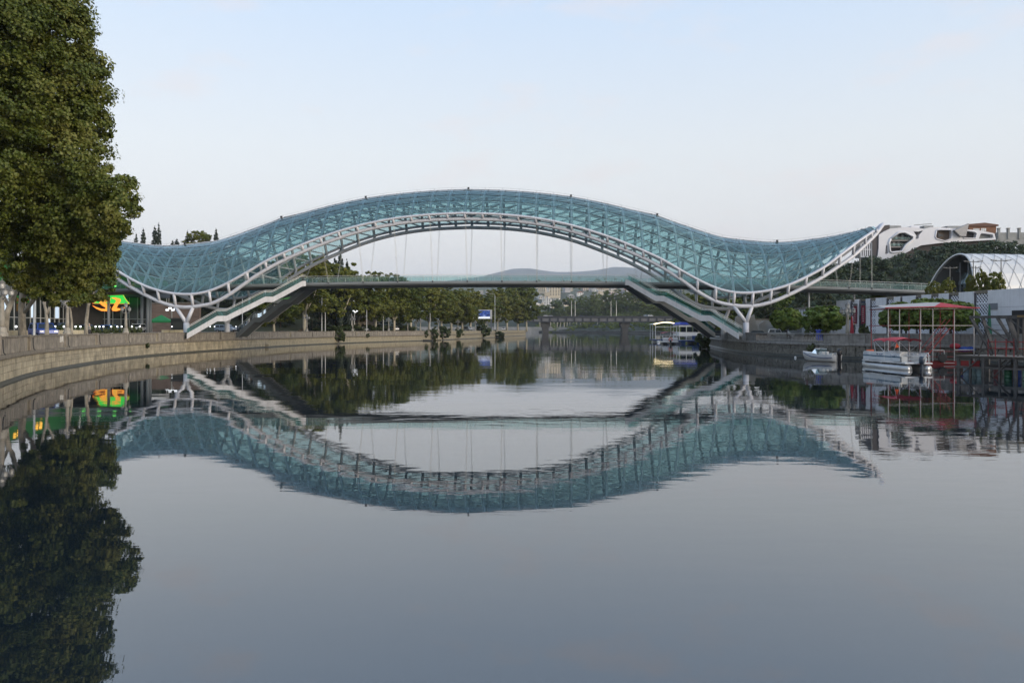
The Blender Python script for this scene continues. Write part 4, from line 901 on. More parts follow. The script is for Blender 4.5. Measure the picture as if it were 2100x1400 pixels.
for i, px in enumerate((352, 721, 727)):
    x, y = quay(px, 9 if i else 11); t = thing('floodlight_mast', 'short mast crowned with bright white floodlights' if i else 'floodlight mast beside the green gazebo', 'floodlight', (x, y, SZ), 0, 'white floodlight masts'); h = Z_(636 if i == 0 else (620 if i == 1 else 640), y) - SZ
    MB().tube([(0, 0, 0), (0, 0, h)], .12, 6).build('shaft', m_pole, t)
    for k in range(4): MB().box(((k - 1.5) * .55, -.1, h + .05 + (k % 2) * .35), (.48, .3, .3)).build('floodlight', mat('white_lamp', (.85, .85, .85), .4, emit=(.9, .95, 1), estr=.9), t)

# ------------------------------------------------------------------ cars
m_tyre = mat('tyre', (0.02, 0.02, 0.02), .85); m_rim = mat('rim', (.4, .4, .42), .35, .6); m_cgls = mat('car_glass', (0.015, 0.02, 0.025), .08); m_head = mat('headlight', (.8, .8, .78), .15); m_tail = mat('taillight', (.35, .02, .02), .3); m_bump = mat('dark_trim', (.03, .03, .032), .6)
def paint(n, c): return mat('paint_' + n, c, .28, .1, spec=.6)
PROFS = {'sedan': (4.5, 1.75, [(-2.25, .35), (-2.22, .75), (-1.6, .9), (2.2, .88), (2.25, .4)], [(-1.55, .88), (-.95, 1.40), (.75, 1.42), (1.55, .9)], [(-1.35, .93), (-.88, 1.34), (.70, 1.36), (1.32, .93)]),
         'suv': (4.6, 1.85, [(-2.3, .4), (-2.28, .95), (-1.5, 1.05), (2.25, 1.05), (2.3, .45)], [(-1.5, 1.04), (-.95, 1.72), (2.0, 1.74), (2.22, 1.05)], [(-1.25, 1.10), (-.85, 1.62), (1.85, 1.64), (2.02, 1.10)]),
         'van': (4.9, 1.9, [(-2.45, .35), (-2.43, .95), (-1.9, 1.1), (2.4, 1.1), (2.45, .4)], [(-1.92, 1.09), (-1.2, 1.92), (2.3, 1.95), (2.42, 1.1)], [(-1.6, 1.15), (-1.1, 1.78), (2.1, 1.80), (2.15, 1.15)])}
CARP = {}
def car(name, kind, label, x, y, z, rz, pn, col, group=None):
    key = kind
    if key not in CARP:
        L_, W_, lo, up, wi = PROFS[kind]; h = W_ / 2; d = {}
        b_ = MB(); n = len(lo); ins = .06
        vs = [(a, -h + (ins if i in (0, n - 1) else 0), q) for i, (a, q) in enumerate(lo)] + [(a, h - (ins if i in (0, n - 1) else 0), q) for i, (a, q) in enumerate(lo)]
        b_.add(vs, [tuple(range(n)), tuple(range(n, 2 * n))[::-1]] + [(i, n + i, n + (i + 1) % n, (i + 1) % n) for i in range(n)])
        d['body'] = b_.mesh('body')
        u_ = MB(); n = len(up); t_ = .20
        vs = [(a, -h + (.03 if i in (0, n - 1) else t_), q) for i, (a, q) in enumerate(up)] + [(a, h - (.03 if i in (0, n - 1) else t_), q) for i, (a, q) in enumerate(up)]
        u_.add(vs, [tuple(range(n)), tuple(range(n, 2 * n))[::-1]] + [(i, n + i, n + (i + 1) % n, (i + 1) % n) for i in range(n)]); d['cabin'] = u_.mesh('cabin')
        ws = []
        zr0, zr1 = up[0][1], up[1][1]
        for s in (-1, 1):
            xs0, xs1 = wi[0][0], wi[-1][0]; yy = lambda q: s * (h - .03 - (t_ - .03) * (q - zr0) / (zr1 - zr0) + .012)
            cuts = [0, .48, 1] if kind == 'sedan' else [0, .34, .67, 1]
            for c0, c1 in zip(cuts, cuts[1:]):
                bl_ = lambda c: wi[0][0] + (wi[3][0] - wi[0][0]) * c; tl_ = lambda c: wi[1][0] + (wi[2][0] - wi[1][0]) * c; e = .012
                ws.append(MB().add([(bl_(c0 + e), yy(wi[0][1]), wi[0][1]), (bl_(c1 - e), yy(wi[0][1]), wi[0][1]), (tl_(c1 - e), yy(wi[1][1]), wi[1][1]), (tl_(c0 + e), yy(wi[1][1]), wi[1][1])], [(0, 1, 2, 3)]).mesh('window'))
        for (a, b2) in ((0, 1), (3, 2)):
            p, q = up[a], up[b2]; o_ = -.012 if a == 0 else .012; f1, f2 = .14, .88; A = [p[k] + (q[k] - p[k]) * f1 for k in (0, 1)]; Bq = [p[k] + (q[k] - p[k]) * f2 for k in (0, 1)]
            ws.append(MB().add([(A[0] + o_, -h + .14, A[1]), (A[0] + o_, h - .14, A[1]), (Bq[0] + o_, h - .26, Bq[1]), (Bq[0] + o_, -h + .26, Bq[1])], [(0, 1, 2, 3)]).mesh('windscreen'))
        d['win'] = ws
        wm = MB(); wm.tube([(0, -.11, 0), (0, .11, 0)], .33, 14); d['tyre'] = wm.mesh('tyre'); d['rim'] = MB().tube([(0, -.118, 0), (0, .118, 0)], .2, 8).mesh('rim')
        d['hl'] = MB().box((0, 0, 0), (.08, .36, .14)).mesh('headlight'); d['bp'] = MB().box((0, 0, 0), (.12, W_ - .1, .22)).mesh('bumper')
        for k_, m_ in (('tyre', m_tyre), ('rim', m_rim), ('bp', m_bump)): d[k_].materials.append(m_)
        for w_ in ws: w_.materials.append(m_cgls)
        CARP[key] = d
    d = CARP[key]; L_, W_ = PROFS[kind][:2]; t = thing(name, label, 'van' if kind == 'van' else 'car', (x, y, z), rz, group); pm = paint(pn, col)
    for k_ in ('body', 'cabin'):
        o = link(k_, d[k_], None, t)
        if not o.material_slots: d[k_].materials.append(None)
        o.material_slots[0].link = 'OBJECT'; o.material_slots[0].material = pm
    for w_ in d['win']: link(w_.name.split('.')[0], w_, None, t)
    for sx in (-1, 1):
        for sy in (-1, 1):
            w_ = link('wheel', d['tyre'], None, t, loc=(sx * L_ * .30, sy * (W_ / 2 - .09), .33)); link('rim', d['rim'], None, w_)
            o = link('headlight' if sx < 0 else 'taillight', d['hl'], None, t, loc=(sx * (L_ / 2 - .02), sy * (W_ / 2 - .26), PROFS[kind][2][1][1] - .14))
            if not o.material_slots: d['hl'].materials.append(None)
            o.material_slots[0].link = 'OBJECT'; o.material_slots[0].material = m_head if sx < 0 else m_tail
        link('bumper', d['bp'], None, t, loc=(sx * (L_ / 2 - .03), 0, .5))
    return t
def head_at(y): return math.atan2(2, wallx(LW, y + 1) - wallx(LW, y - 1))
def qcar(name, kind, label, px, ins, pn, col, turn=0, group=None):
    x, y = quay(px, ins); return car(name, kind, label, x, y, LZ if ins < 7 else SZ + .01, head_at(y) + turn, pn, col, group)
qcar('minivan', 'suv', 'bright blue minivan parked behind the left parapet among tree trunks', 88, 3.2, 'blue', (.012, .05, .26), .5)
qcar('parked_car', 'suv', 'dark off-roader in front of the restaurant glass', 120, 16, 'black', (.012, .014, .02), 1.0)
qcar('parked_car', 'sedan', 'bright blue sedan below the glowing restaurant sign', 222, 13, 'azure', (.03, .15, .45), 1.2)
qcar('parked_car', 'sedan', 'dark blue sedan behind the person at the parapet', 172, 13, 'navy', (.01, .02, .06), 1.2)
qcar('parked_car', 'suv', 'small white car right of the carved lamp post near the restaurant', 283, 15, 'white', (.70, .70, .70), .2)
qcar('parked_car', 'suv', 'silver blue off-roader parked under the left stairs', 462, 10, 'silver', (.28, .34, .42), 1.45)
qcar('parked_car', 'sedan', 'dark sedan between the left stairs', 487, 13, 'slate', (.05, .06, .075), 1.3)
qcar('parked_car', 'sedan', 'light grey sedan whose roof shows above the left parapet', 743, 10, 'grey', (.35, .36, .38), 1.2)
qcar('parked_car', 'suv', 'white car beside the yellowing plane tree', 808, 10, 'white', (.70, .70, .70), .9)
qcar('minibus', 'van', 'white minibus behind the far left parapet near the billboard', 959, 8, 'white', (.70, .70, .70), .9)
qcar('minibus', 'van', 'white minibus half hidden by a lamp and bushes under the billboard', 980, 10, 'white', (.70, .70, .70), .2)
qcar('minibus', 'van', 'pale minibus between far pale tree trunks', 1033, 10, 'white', (.70, .70, .70), .1)
for i, (px, k_, pn, col, lab) in enumerate([(1119, 'sedan', 'white', (.7, .7, .7), 'leading white sedan of two at the left end of the far road bridge'), (1129, 'sedan', 'grey', (.35, .36, .38), 'grey sedan following a white one on the far road bridge'), (1192, 'sedan', 'slate', (.05, .06, .075), 'dark sedan in the middle of the far road bridge'), (1326, 'suv', 'silver', (.28, .34, .42), 'silver car at the right end of the far road bridge'), (1334, 'suv', 'white', (.7, .7, .7), 'white car at the right end of the far road bridge')]):
    car('car', k_, lab, X_(px, FBY + 3), FBY + 3 + (i % 2), Z_(649, FBY) + .01, 0 if i % 2 else math.pi, pn, col, 'cars on the road bridge')

# ------------------------------------------------------------------ restaurant pavilion on the left
m_rgls = glass_mat('pavilion_glass', (.45, .52, .52), (.10, .12, .12), .25); m_mull = mat('mullion', (.40, .41, .40), .5, .3); m_slab = mat('roof_slab', (.10, .11, .115), .7)
m_green = mat('green_fascia', (.012, .09, .016), .5, emit=(.03, .42, .03), estr=.02); m_inner = mat('pavilion_interior', (.05, .045, .04), .9, var=.3, vscale=.4)
rp = thing('pavilion', 'glass walled restaurant pavilion with green lit fascia behind the plane trees', 'building', (-82, 130, SZ))
P0, P1, P2 = Vector((-78, 100)), Vector((-86, 150)), Vector((-71.5, 150)); org = Vector((-82, 130))
def facade(a, b_, zt, n, part_panes):
    d = (b_ - a); L_ = d.length; d.normalize(); nrm = Vector((d.y, -d.x)); ang = math.atan2(d.y, d.x)
    for k in range(n):
        c = a + d * (L_ * (k + .5) / n) - org; w = L_ / n
        for j, (z0, z1) in enumerate(((.1, 2.6), (2.75, zt))):
            q = [c - d * (w / 2 - .04), c + d * (w / 2 - .04)]
            MB().add([(q[0].x, q[0].y, z0), (q[1].x, q[1].y, z0), (q[1].x, q[1].y, z1), (q[0].x, q[0].y, z1)], [(0, 1, 2, 3)]).build('pane', m_rgls if (k * 7 + j) % 5 else part_panes, rp)
        e = a + d * (L_ * k / n) - org; MB().box((e.x, e.y, zt / 2), (.12, .2, zt), ang).build('mullion', m_mull, rp)
    for zz in (.05, 2.68): m_ = (a + b_) / 2 - org; MB().box((m_.x, m_.y, zz), (L_, .14, .12), ang).build('transom', m_mull, rp)
m_lit = mat('lit_curtain', (.55, .65, .75), .7, emit=(.45, .60, .80), estr=.30)
facade(P0, P1, 6.9, 26, m_lit); facade(P1, P2, 6.9, 9, mat('dull_pane', (.07, .08, .085), .3))
def slab(z0, z1, o, m, name):
    pts = [P0 + Vector((o, -o)), P1 + Vector((o, -o)) , P2 + Vector((o, -o)), P2 + Vector((o, 7)), P0 + Vector((-26, 57)), P0 + Vector((-26, -o))]
    MB().prism([(p.x - org.x, p.y - org.y) for p in pts], (0, 0, z1 - z0), (0, 0, z0), (1, 0, 0), (0, 1, 0)).build(name, m, rp, fix=True)
slab(7.0, 7.9, 1.6, m_slab, 'roof_slab'); slab(7.92, 11.0, 1.2, m_green, 'green_fascia'); slab(11.0, 11.25, 1.5, m_slab, 'roof_edge')
MB().prism([(-4.0, -28), (-10, 16), (8.5, 22), (8.5, 26), (-28, 26), (-28, -28)], (0, 0, 7.0), (0, 0, 0), (1, 0, 0), (0, 1, 0)).build('interior_wall', m_inner, rp, fix=True)
for px, Y in ((223, 147), (291, 148), (303, 146.5), (308, 148)): MB().tube([(X_(px, Y) - org.x, Y - org.y, -.1), (X_(px, Y) - org.x, Y - org.y, 7.05)], .26, 10).build('column', mat('grey_column', (.34, .36, .38), .5), rp, True)
for k in range(11): MB().box((9.5 - k * 1.5, 18.75, 8.15 + .9 * (k % 2)), (.7, .06, .25)).build('fascia_light', mat('green_lamp', (.1, .6, .1), .5, emit=(.25, 1, .15), estr=1.2), rp)
fl = mat('flower_print', (.75, .40, .05), .5, emit=(1, .55, .08), estr=.45)
for i, (px, py) in enumerate(((6, 561), (14, 558), (10, 567), (22, 563), (3, 571), (28, 568), (17, 572), (60, 576), (68, 579))):
    Y = 124.3 + i * .5; MB().lathe([(.42, 0), (.42, .05)], n=9).build('flower_print', fl, rp).matrix_local = Matrix.Translation((X_(px, Y) - org.x + 1.25, Y - org.y, Z_(py, Y) - SZ)) @ Matrix.Rotation(R(90), 4, 'Y')
# the glowing sign: green bush shape above two orange swashes
sg = thing('neon_sign', 'glowing green and orange restaurant sign shaped like two swashes', 'sign', (X_(228, 147.2), 147.2, Z_(640, 147.2)))
def signpoly(pts, m, name, y0, th=.12):
    k = 147.2 / F / 8.75; q = [((a - 420) * k, (525 - b_) * k) for a, b_ in pts]; MB().prism(q, (0, th, 0), (0, y0, 0)).build(name, m, sg, fix=True)
m_ng = mat('neon_green', (.02, .22, .03), .5, emit=(.06, 1.0, .12), estr=.30); m_no = mat('neon_orange', (.55, .32, .04), .5, emit=(1.0, .52, .07), estr=.34); m_nr = mat('neon_rim', (.9, .2, .05), .5, emit=(1, .22, .03), estr=.6); m_nb = mat('sign_back', (.012, .014, .012), .6)
GRN = [(90, 368), (165, 330), (225, 235), (270, 200), (330, 208), (380, 190), (480, 196), (590, 186), (640, 220), (690, 300), (740, 358), (752, 376)]
SW1 = [(410, 278), (330, 288), (245, 318), (215, 360), (260, 402), (325, 440), (322, 468), (250, 465), (150, 432), (90, 405), (160, 462), (250, 502), (350, 506), (402, 472), (412, 430), (352, 392), (322, 362), (338, 342), (404, 332)]
SW2 = [(430, 268), (505, 264), (592, 290), (590, 332), (540, 402), (520, 452), (600, 460), (722, 408), (640, 474), (520, 506), (448, 500), (438, 462), (488, 382), (520, 322), (490, 290)]
signpoly([(80, 372), (760, 380), (730, 420), (640, 480), (420, 512), (200, 490), (80, 405)], m_nb, 'backing', .16, .1)
signpoly(GRN, m_ng, 'green_shape', 0); signpoly(SW1, m_no, 'orange_swash', -.10, .1); signpoly(SW2, m_no, 'orange_swash', -.10, .1)
for P_ in (GRN, SW1, SW2):
    k = 147.2 / F / 8.75; q = [((a - 420) * k, -.13, (525 - b_) * k) for a, b_ in P_]; MB().tube(q + q[:1], .028, 5).build('neon_rim', m_nr, sg)
for s in (-1.5, 1.2): MB().tube([(s, .2, 1.2), (s, .2, Z_(600, 147.2) - sg.location.z + .8)], .05, 5).build('hanger', m_iron, sg)

# planter wall with globe lights -----------------------------------------------
m_cream = mat('cream_block', (.42, .36, .24), .9, var=.2, vscale=2, rnd=.15); me_cb = unit_stone('planter_block', .01); me_cb.materials.append(m_cream)
pw = thing('planter_wall', 'low cream block planter wall in front of the restaurant parking', 'wall', (-60, 100, LZ)); f, Lp = along(LW, 78, 112)
s = 0
while s < Lp:
    x, y, h = f(s + 1.0); n = Vector((-math.sin(h), math.cos(h))); stone('block', me_cb, pw, (x + n.x * 7.2 + 60, y + n.y * 7.2 - 100, .42), h, (1.9, .5, 1.0), m_cream); s += 2.0
pw2 = thing('planter_wall', 'low cream block planter wall beneath the left stairs', 'wall', (-62, 142, LZ)); f, Lp = along(LW, 138, 152); s = 0
while s < Lp:
    x, y, h = f(s + 1.0); n = Vector((-math.sin(h), math.cos(h))); stone('block', me_cb, pw2, (x + n.x * 6.9 + 62, y + n.y * 6.9 - 142, .42), h, (1.9, .5, 1.0), m_cream); s += 2.0
m_globe = mat('globe_light', (.9, .9, .9), .4, emit=(.95, .97, 1), estr=.8)
for px in (33, 113, 131, 147, 155, 165, 196, 204, 212, 228, 240.5, 249.5, 270.5, 286.5, 352.5, 425, 431, 440, 484):
    x, y = quay(px, 7.25); z = LZ + .92 if px < 290 or px > 400 else SZ; t = thing('globe_bollard', 'small white globe light on the planter wall' if px < 290 else 'small white globe light near the left stairs', 'bollard light', (x, y, z), 0, 'globe lights along the planter')
    h = Z_(669.5, y) - z; MB().tube([(0, 0, -.05), (0, 0, max(.2, h - .14))], .035, 6).build('stem', m_iron, t); MB().ball((0, 0, max(.3, h)), .13, 10).build('globe', m_globe, t, True)
for i in range(16):
    px = 100 + i * 12.3; x, y = quay(px, 8.0); plant(BU[i % 2], 'dark clipped bush behind the cream planter wall', 'shrub', x, y, LZ + .2, 1.2, 1.25 + .2 * (i % 3), i, 'bushes in the planter')

# brick terrace, gazebos, kiosk, crenellated wall, houses ------------------------
m_brick = mat('terrace_brick', (.15, .105, .08), .9, var=.35, vscale=.8, stretch=(.6, .6, 2.5), bump=.04, bscale=3)
YB = 186; bt = thing('terrace_wall', 'long brown brick terrace wall behind the bridge foot', 'wall', (X_(330, YB), YB, SZ))
xa, xb = X_(255, YB) - bt.location.x, X_(408, YB) - bt.location.x
for k in range(8):
    z0 = k * .86; MB().bx(xa, xb, .06 * k, 1.2, z0, z0 + .84).build('brick_band', m_brick, bt)
MB().bx(xa - .2, xb + .2, .3, 1.5, 6.9, 7.2).build('coping', m_cop, bt)
def gazebo(label, px, Y, zt_, w, h, m):
    t = thing('gazebo', label, 'gazebo', (X_(px, Y), Y, zt_), .3)
    MB().add([(-w/2, -w/2, h), (w/2, -w/2, h), (w/2, w/2, h), (-w/2, w/2, h), (-w/2, -w/2, h - .35), (w/2, -w/2, h - .35), (w/2, w/2, h - .35), (-w/2, w/2, h - .35), (0, 0, h + w * .30)],
             [(0, 1, 8), (1, 2, 8), (2, 3, 8), (3, 0, 8), (4, 5, 1, 0), (5, 6, 2, 1), (6, 7, 3, 2), (7, 4, 0, 3)]).build('canopy', m, t)
    for sx in (-1, 1):
        for sy in (-1, 1): MB().tube([(sx * (w/2 - .1), sy * (w/2 - .1), -.1), (sx * (w/2 - .1), sy * (w/2 - .1), h - .1)], .06, 6).build('leg', m_pole, t)
gazebo('white peaked gazebo on top of the brown terrace', 325, YB + 3, SZ + 6.9, 4.4, 2.4, mat('white_canvas', (.62, .60, .56), .8)); gazebo('green peaked gazebo in front of the brown terrace wall', 331, 170, SZ, 4.6, 2.5, mat('green_canvas', (.02, .22, .06), .8))
kk = thing('kiosk', 'plain dark green kiosk beside the left bridge support', 'kiosk', (X_(364, 148), 148, SZ)); MB().bx(-1.3, 1.3, 0, 2, 0, 2.7).build('body', mat('kiosk_dark', (.03, .035, .033), .6), kk); MB().bx(-1.45, 1.45, -.15, 2.15, 2.7, 2.85).build('roof', m_slab, kk); MB().bx(-.9, .9, -.03, .02, 1.0, 2.1).build('hatch', mat('kiosk_hatch', (.05, .055, .05), .5), kk)
m_cast = mat('castle_stone', (.24, .20, .15), .92, var=.35, vscale=.7, bump=.04, bscale=2, streak=.5)
A_, B_ = Vector((X_(566, 226), 226)), Vector((X_(768, 278), 278)); cw = thing('crenellated_wall', 'old brown crenellated stone wall with buttresses behind the cedars', 'wall', (A_.x, A_.y, SZ)); d = B_ - A_; L_ = d.length; d.normalize(); ang = math.atan2(d.y, d.x); Hc = Z_(652, 240) - SZ
MB().box((d.x * L_ / 2, d.y * L_ / 2, Hc / 2), (L_, 1.0, Hc), ang).build('wall', m_cast, cw); s = .5; n = Vector((d.y, -d.x))
while s < L_: MB().box((d.x * s, d.y * s, Hc + .45), (.9, .9, .9), ang).build('merlon', m_cast, cw); s += 1.7
for s in (1, 4, 7, 10, 12.5, 20, 28): hh = Hc * (1.12 if s < 13 else .9); MB().box((d.x * s + n.x * .7, d.y * s + n.y * .7, hh / 2), (.9, .8, hh), ang).build('buttress', m_cast, cw)
m_tile = mat('orange_tile', (.36, .14, .07), .85, var=.25, vscale=1.5)
house(X_(739, 262), 262, SZ, 3.6, 4, 3.3, .2, HOUSE[1], m_tile, False, 'small cottage with orange tiled roof behind the left quay', None, 1, 2); house(X_(760, 290), 290, SZ, 6, 8, 8.2, .1, HOUSE[1], ROOF[0], True, 'tall cream house behind the plane trees and cedars', None, 3, 2)

# screen billboard -----------------------------------------------------------
x, y = quay(990, 3); bb = thing('screen_billboard', 'large lit screen billboard showing a blue city scene', 'billboard', (x, y, LZ), -.05); k = y / F
m_scr = bpy.data.materials.new('screen_picture'); m_scr.use_nodes = True; N, L = m_scr.node_tree.nodes, m_scr.node_tree.links
pb = N['Principled BSDF']; tc = N.new('ShaderNodeTexCoord'); mp = N.new('ShaderNodeMapping'); mp.inputs['Scale'].default_value = (.5, 1, .9); L.new(tc.outputs['Object'], mp.inputs[0]); nz = N.new('ShaderNodeTexNoise'); nz.inputs['Scale'].default_value = 1.3; nz.inputs['Detail'].default_value = 5; L.new(mp.outputs[0], nz.inputs[0])
cr = N.new('ShaderNodeValToRGB'); cr.color_ramp.elements[0].position = .38; cr.color_ramp.elements[0].color = (.004, .01, .05, 1); cr.color_ramp.elements[1].position = .86; cr.color_ramp.elements[1].color = (.7, .75, .85, 1); e = cr.color_ramp.elements.new(.55); e.color = (.02, .07, .30, 1)
L.new(nz.outputs[0], cr.inputs[0]); L.new(cr.outputs[0], pb.inputs['Emission Color']); pb.inputs['Emission Strength'].default_value = .5; pb.inputs['Base Color'].default_value = (.01, .01, .02, 1)
zc = lambda py: Z_(py, y) - LZ
MB().bx((971 - 990) * k, (1005 - 990) * k, -.05, .05, zc(649), zc(636.5)).build('screen', m_scr, bb); MB().bx((970 - 990) * k, (1006 - 990) * k, .06, .5, zc(653.5), zc(635)).build('case', mat('screen_case', (.5, .5, .52), .5), bb); MB().bx((971 - 990) * k, (1005 - 990) * k, -.06, .05, zc(653), zc(649.5)).build('caption_strip', mat('caption_white', (.6, .62, .65), .5, emit=(.7, .75, .8), estr=.35), bb)
MB().bx((1005.2 - 990) * k, (1009 - 990) * k, -.1, .7, zc(654), zc(635)).build('side_panel', m_pole, bb); MB().bx((1006 - 990) * k, (1008.6 - 990) * k, .1, .6, -.2, zc(654)).build('post', mat('billboard_post', (.12, .13, .15), .6), bb)
# landing raft with people under the left wall
x, y = quay(877, -2.6); rf = thing('raft', 'small black landing raft at the foot of the left embankment', 'raft', (x, y, 0)); MB().bx(-1.6, 1.6, -1, 1, -.15, .35).build('float', m_dark, rf); MB().bx(-1.6, 1.6, -1, 1, .36, .42).build('planks', m_bark3, rf); MB().tube([(-1.5, -.9, .4), (-1.5, -.9, 1.3)], .05, 5).build('post', m_iron, rf)
for i, (px, c) in enumerate(((889, (.30, .28, .27)), (893, (.05, .05, .06)), (897, (.30, .08, .05)))):
    x, y = quay(px, -1.0); person(('person in grey top', 'person in black clothes', 'person in red top')[i] + ' standing at the water below the far left wall', x, y, .3, i * 1.3 + .4, c, (.05, .05, .06), .4 * i, group='people at the landing')
lp = thing('landing', 'narrow stone landing under the far left wall', 'landing', (X_(893, 284), quay(893, -1)[1], 0)); lp.location.x = quay(893, -1)[0]; MB().bx(-2.2, 2.2, -1.2, 1.2, -.8, .3).build('slab', m_core, lp); MB().bx(-2.2, 2.2, -1.3, -1.2, -.8, .2).build('edge', m_toe, lp)
# graffiti on the parapet
x, y = quay(126, 0); gf = thing('graffiti', 'white scrawled graffiti letters on the left parapet', 'graffiti', (x, y, 2.7)); f, _ = along(LW, 42, 172); h = head_at(y); gf.rotation_euler = (0, 0, h)
for pts in ([(-.55, 0), (-.5, .5), (-.35, .62), (-.22, .5), (-.2, 0)], [(.15, .1), (.2, .75)], [(.5, .0), (.48, .5), (.6, .8)], [(.0, .45), (.35, .5)]):
    MB().tube([(a, -.02, b_) for a, b_ in pts], .026, 4).build('stroke', m_white_paint, gf)
# ------------------------------------------------------------------ white pavilion row on the right promenade
m_wslab = mat('white_render', (.60, .61, .64), .85, var=.08, vscale=.7, streak=.25, streak_col=(.25, .25, .26)); m_back = mat('recess_blue_grey', (.06, .07, .10), .9); m_edge = mat('slab_edge', (.16, .16, .18), .85); m_lat = mat('lattice_white', (.66, .68, .74), .7)
FA, FB = Vector((62.5, 92)), Vector((57.5, 135)); fd = (FB - FA).normalized(); fn = Vector((fd.y, -fd.x)); fn = -fn if fn.x > 0 else fn
def on_facade(px):
    a = (px - CX) / F; t = (a * FA.y - FA.x) / (fd.x - a * fd.y); return t
wb = thing('gallery_building', 'long white slab fronted building with lattice strips behind the globe maples', 'building', (FA.x, FA.y, GZ)); fang = math.atan2(fd.y, fd.x)
t_end = on_facade(1720); t0 = on_facade(2240); HB = 6.7
def fbox(ta, tb, d0, d1, z0, z1, m, name, parent=None):
    """box on the facade: t along it (metres), d out towards the river"""
    c = fd * ((ta + tb) / 2) + fn * ((d0 + d1) / 2); return MB().box((c.x, c.y, (z0 + z1) / 2), (abs(tb - ta), abs(d1 - d0), z1 - z0), fang).build(name, m, parent or wb)
MB().prism([tuple(fd * t0), tuple(fd * t_end), tuple(fd * t_end - fn * 22), tuple(fd * t0 - fn * 22)], (0, 0, HB - .3), (0, 0, 0), (1, 0, 0), (0, 1, 0)).build('core', m_back, wb, fix=True)
def slab_(p0, p1, zt=HB, d=.5): 
    a, b_ = sorted((on_facade(p0), on_facade(p1))); fbox(a, b_, .01, d - .05, 0, zt - .02, m_edge, 'slab_backing')
    for q in range(3): fbox(a, b_, d - .05, d, q * zt / 3 + .015, (q + 1) * zt / 3 - .015, m_wslab, 'wall_slab')
    fbox(b_, b_ + .10, .02, d - .06, 0, zt - .03, m_edge, 'slab_edge')
def lattice(p0, p1, zt=HB - .35):
    a, b_ = sorted((on_facade(p0), on_facade(p1))); w = b_ - a; mb = MB(); pit = .5; nz = int(zt / pit)
    for s in (-1, 1):
        for k in range(-int(w / pit) - 1, nz + int(w / pit) + 2):
            z_a, z_b = k * pit, k * pit + s * w; t_a, t_b = a, b_
            lo, hi = min(z_a, z_b), max(z_a, z_b)
            if hi < 0 or lo > zt: continue
            def cl(zv):  return a + (zv - z_a) / (z_b - z_a) * w
            if z_a < 0: t_a, z_a2 = cl(0), 0
            elif z_a > zt: t_a, z_a2 = cl(zt), zt
            else: z_a2 = z_a
            if z_b < 0: t_b, z_b2 = cl(0), 0
            elif z_b > zt: t_b, z_b2 = cl(zt), zt
            else: z_b2 = z_b
            p, q = fd * t_a + fn * .3, fd * t_b + fn * .3; mb.tube([(p.x, p.y, z_a2), (q.x, q.y, z_b2)], .07, 4)
    mb.build('lattice', m_lat, wb)
    for zz in (1.7, 3.4, 5.0): fbox(a, b_, .24, .38, zz, zz + .16, m_lat, 'lattice_rail')
    fbox(a, b_, .05, .45, zt, HB + .05, m_cop, 'lintel')
for p0, p1 in ((1720.6, 1749), (1758, 1767), (1781, 1790), (1801.6, 1823.4), (1839, 1852), (1857, 1884), (1896, 1916), (1931.5, 1952), (1973, 2004), (2033, 2240)): slab_(p0, p1)
for p0, p1 in ((1752, 1757.5), (1792, 1801), (1826, 1838.6), (1886.5, 1895.5), (1918, 1931), (1955, 1972), (2007.5, 2032.5)): lattice(p0, p1)
fbox(on_facade(2240), on_facade(2033), .5, .56, 3.3, 3.34, m_edge, 'panel_joint'); fbox(on_facade(2240), on_facade(2033), .5, .56, 1.6, 1.64, m_edge, 'panel_joint')
a = on_facade(2054); fbox(on_facade(2053.5), on_facade(2035.5), .5, .58, 4.2, 5.0, mat('vent_grey', (.16, .17, .19), .7), 'vent')
fbox(on_facade(2112), on_facade(2084), .5, .6, .1, 4.0, mat('doorway_dark', (.012, .012, .014), .6), 'doorway'); fbox(on_facade(1781), on_facade(1767), .3, .42, 0, 4.0, mat('doorway_dark', (0, 0, 0)), 'doorway')
fbox(on_facade(2240), t_end, -.4, .12, HB - .28, HB - .05, m_cop, 'roof_edge')
for i, (p0, p1) in enumerate(((1757.8, 1764.5), (1774, 1782))):
    b0 = fbox(on_facade(p1), on_facade(p0), .62, .68, 2.6, 5.6, mat('banner_red', (.16, .012, .03), .8, var=.2), 'banner'); b0['label'] = 'dark red vertical banner'
    for k in range(7): fbox(on_facade((p0 + p1) / 2 + 1.1), on_facade((p0 + p1) / 2 - 1.1), .69, .70, 3.0 + k * .34, 3.14 + k * .34, mat('banner_letter', (.45, .40, .38), .8), 'letter', b0)
    fbox(on_facade(p1), on_facade(p0), .5, .95, 5.75, 5.95, m_iron, 'banner_lamp')
# ribbed annex further along
ax = thing('annex_building', 'low grey annex with white vertical fins beside the white gallery', 'building', (FB.x, FB.y, GZ)); AX1 = Vector((61.5, 178)); ad_ = (AX1 - FB); aL = ad_.length; ad_.normalize(); an_ = Vector((-ad_.y, ad_.x)); aang = math.atan2(ad_.y, ad_.x); c = ad_ * aL / 2 - an_ * 8
MB().box((c.x, c.y, 2.9), (aL, 14, 5.8), aang).build('core', mat('annex_dark', (.09, .09, .095), .9), ax); s = .5
while s < aL: p = ad_ * s - an_ * .8; MB().box((p.x, p.y, 2.9), (.8, .5, 5.9), aang).build('fin', m_wslab, ax); s += 1.75
MB().box((c.x, c.y, 6.0), (aL + .6, 15, .4), aang).build('roof', m_cop, ax)
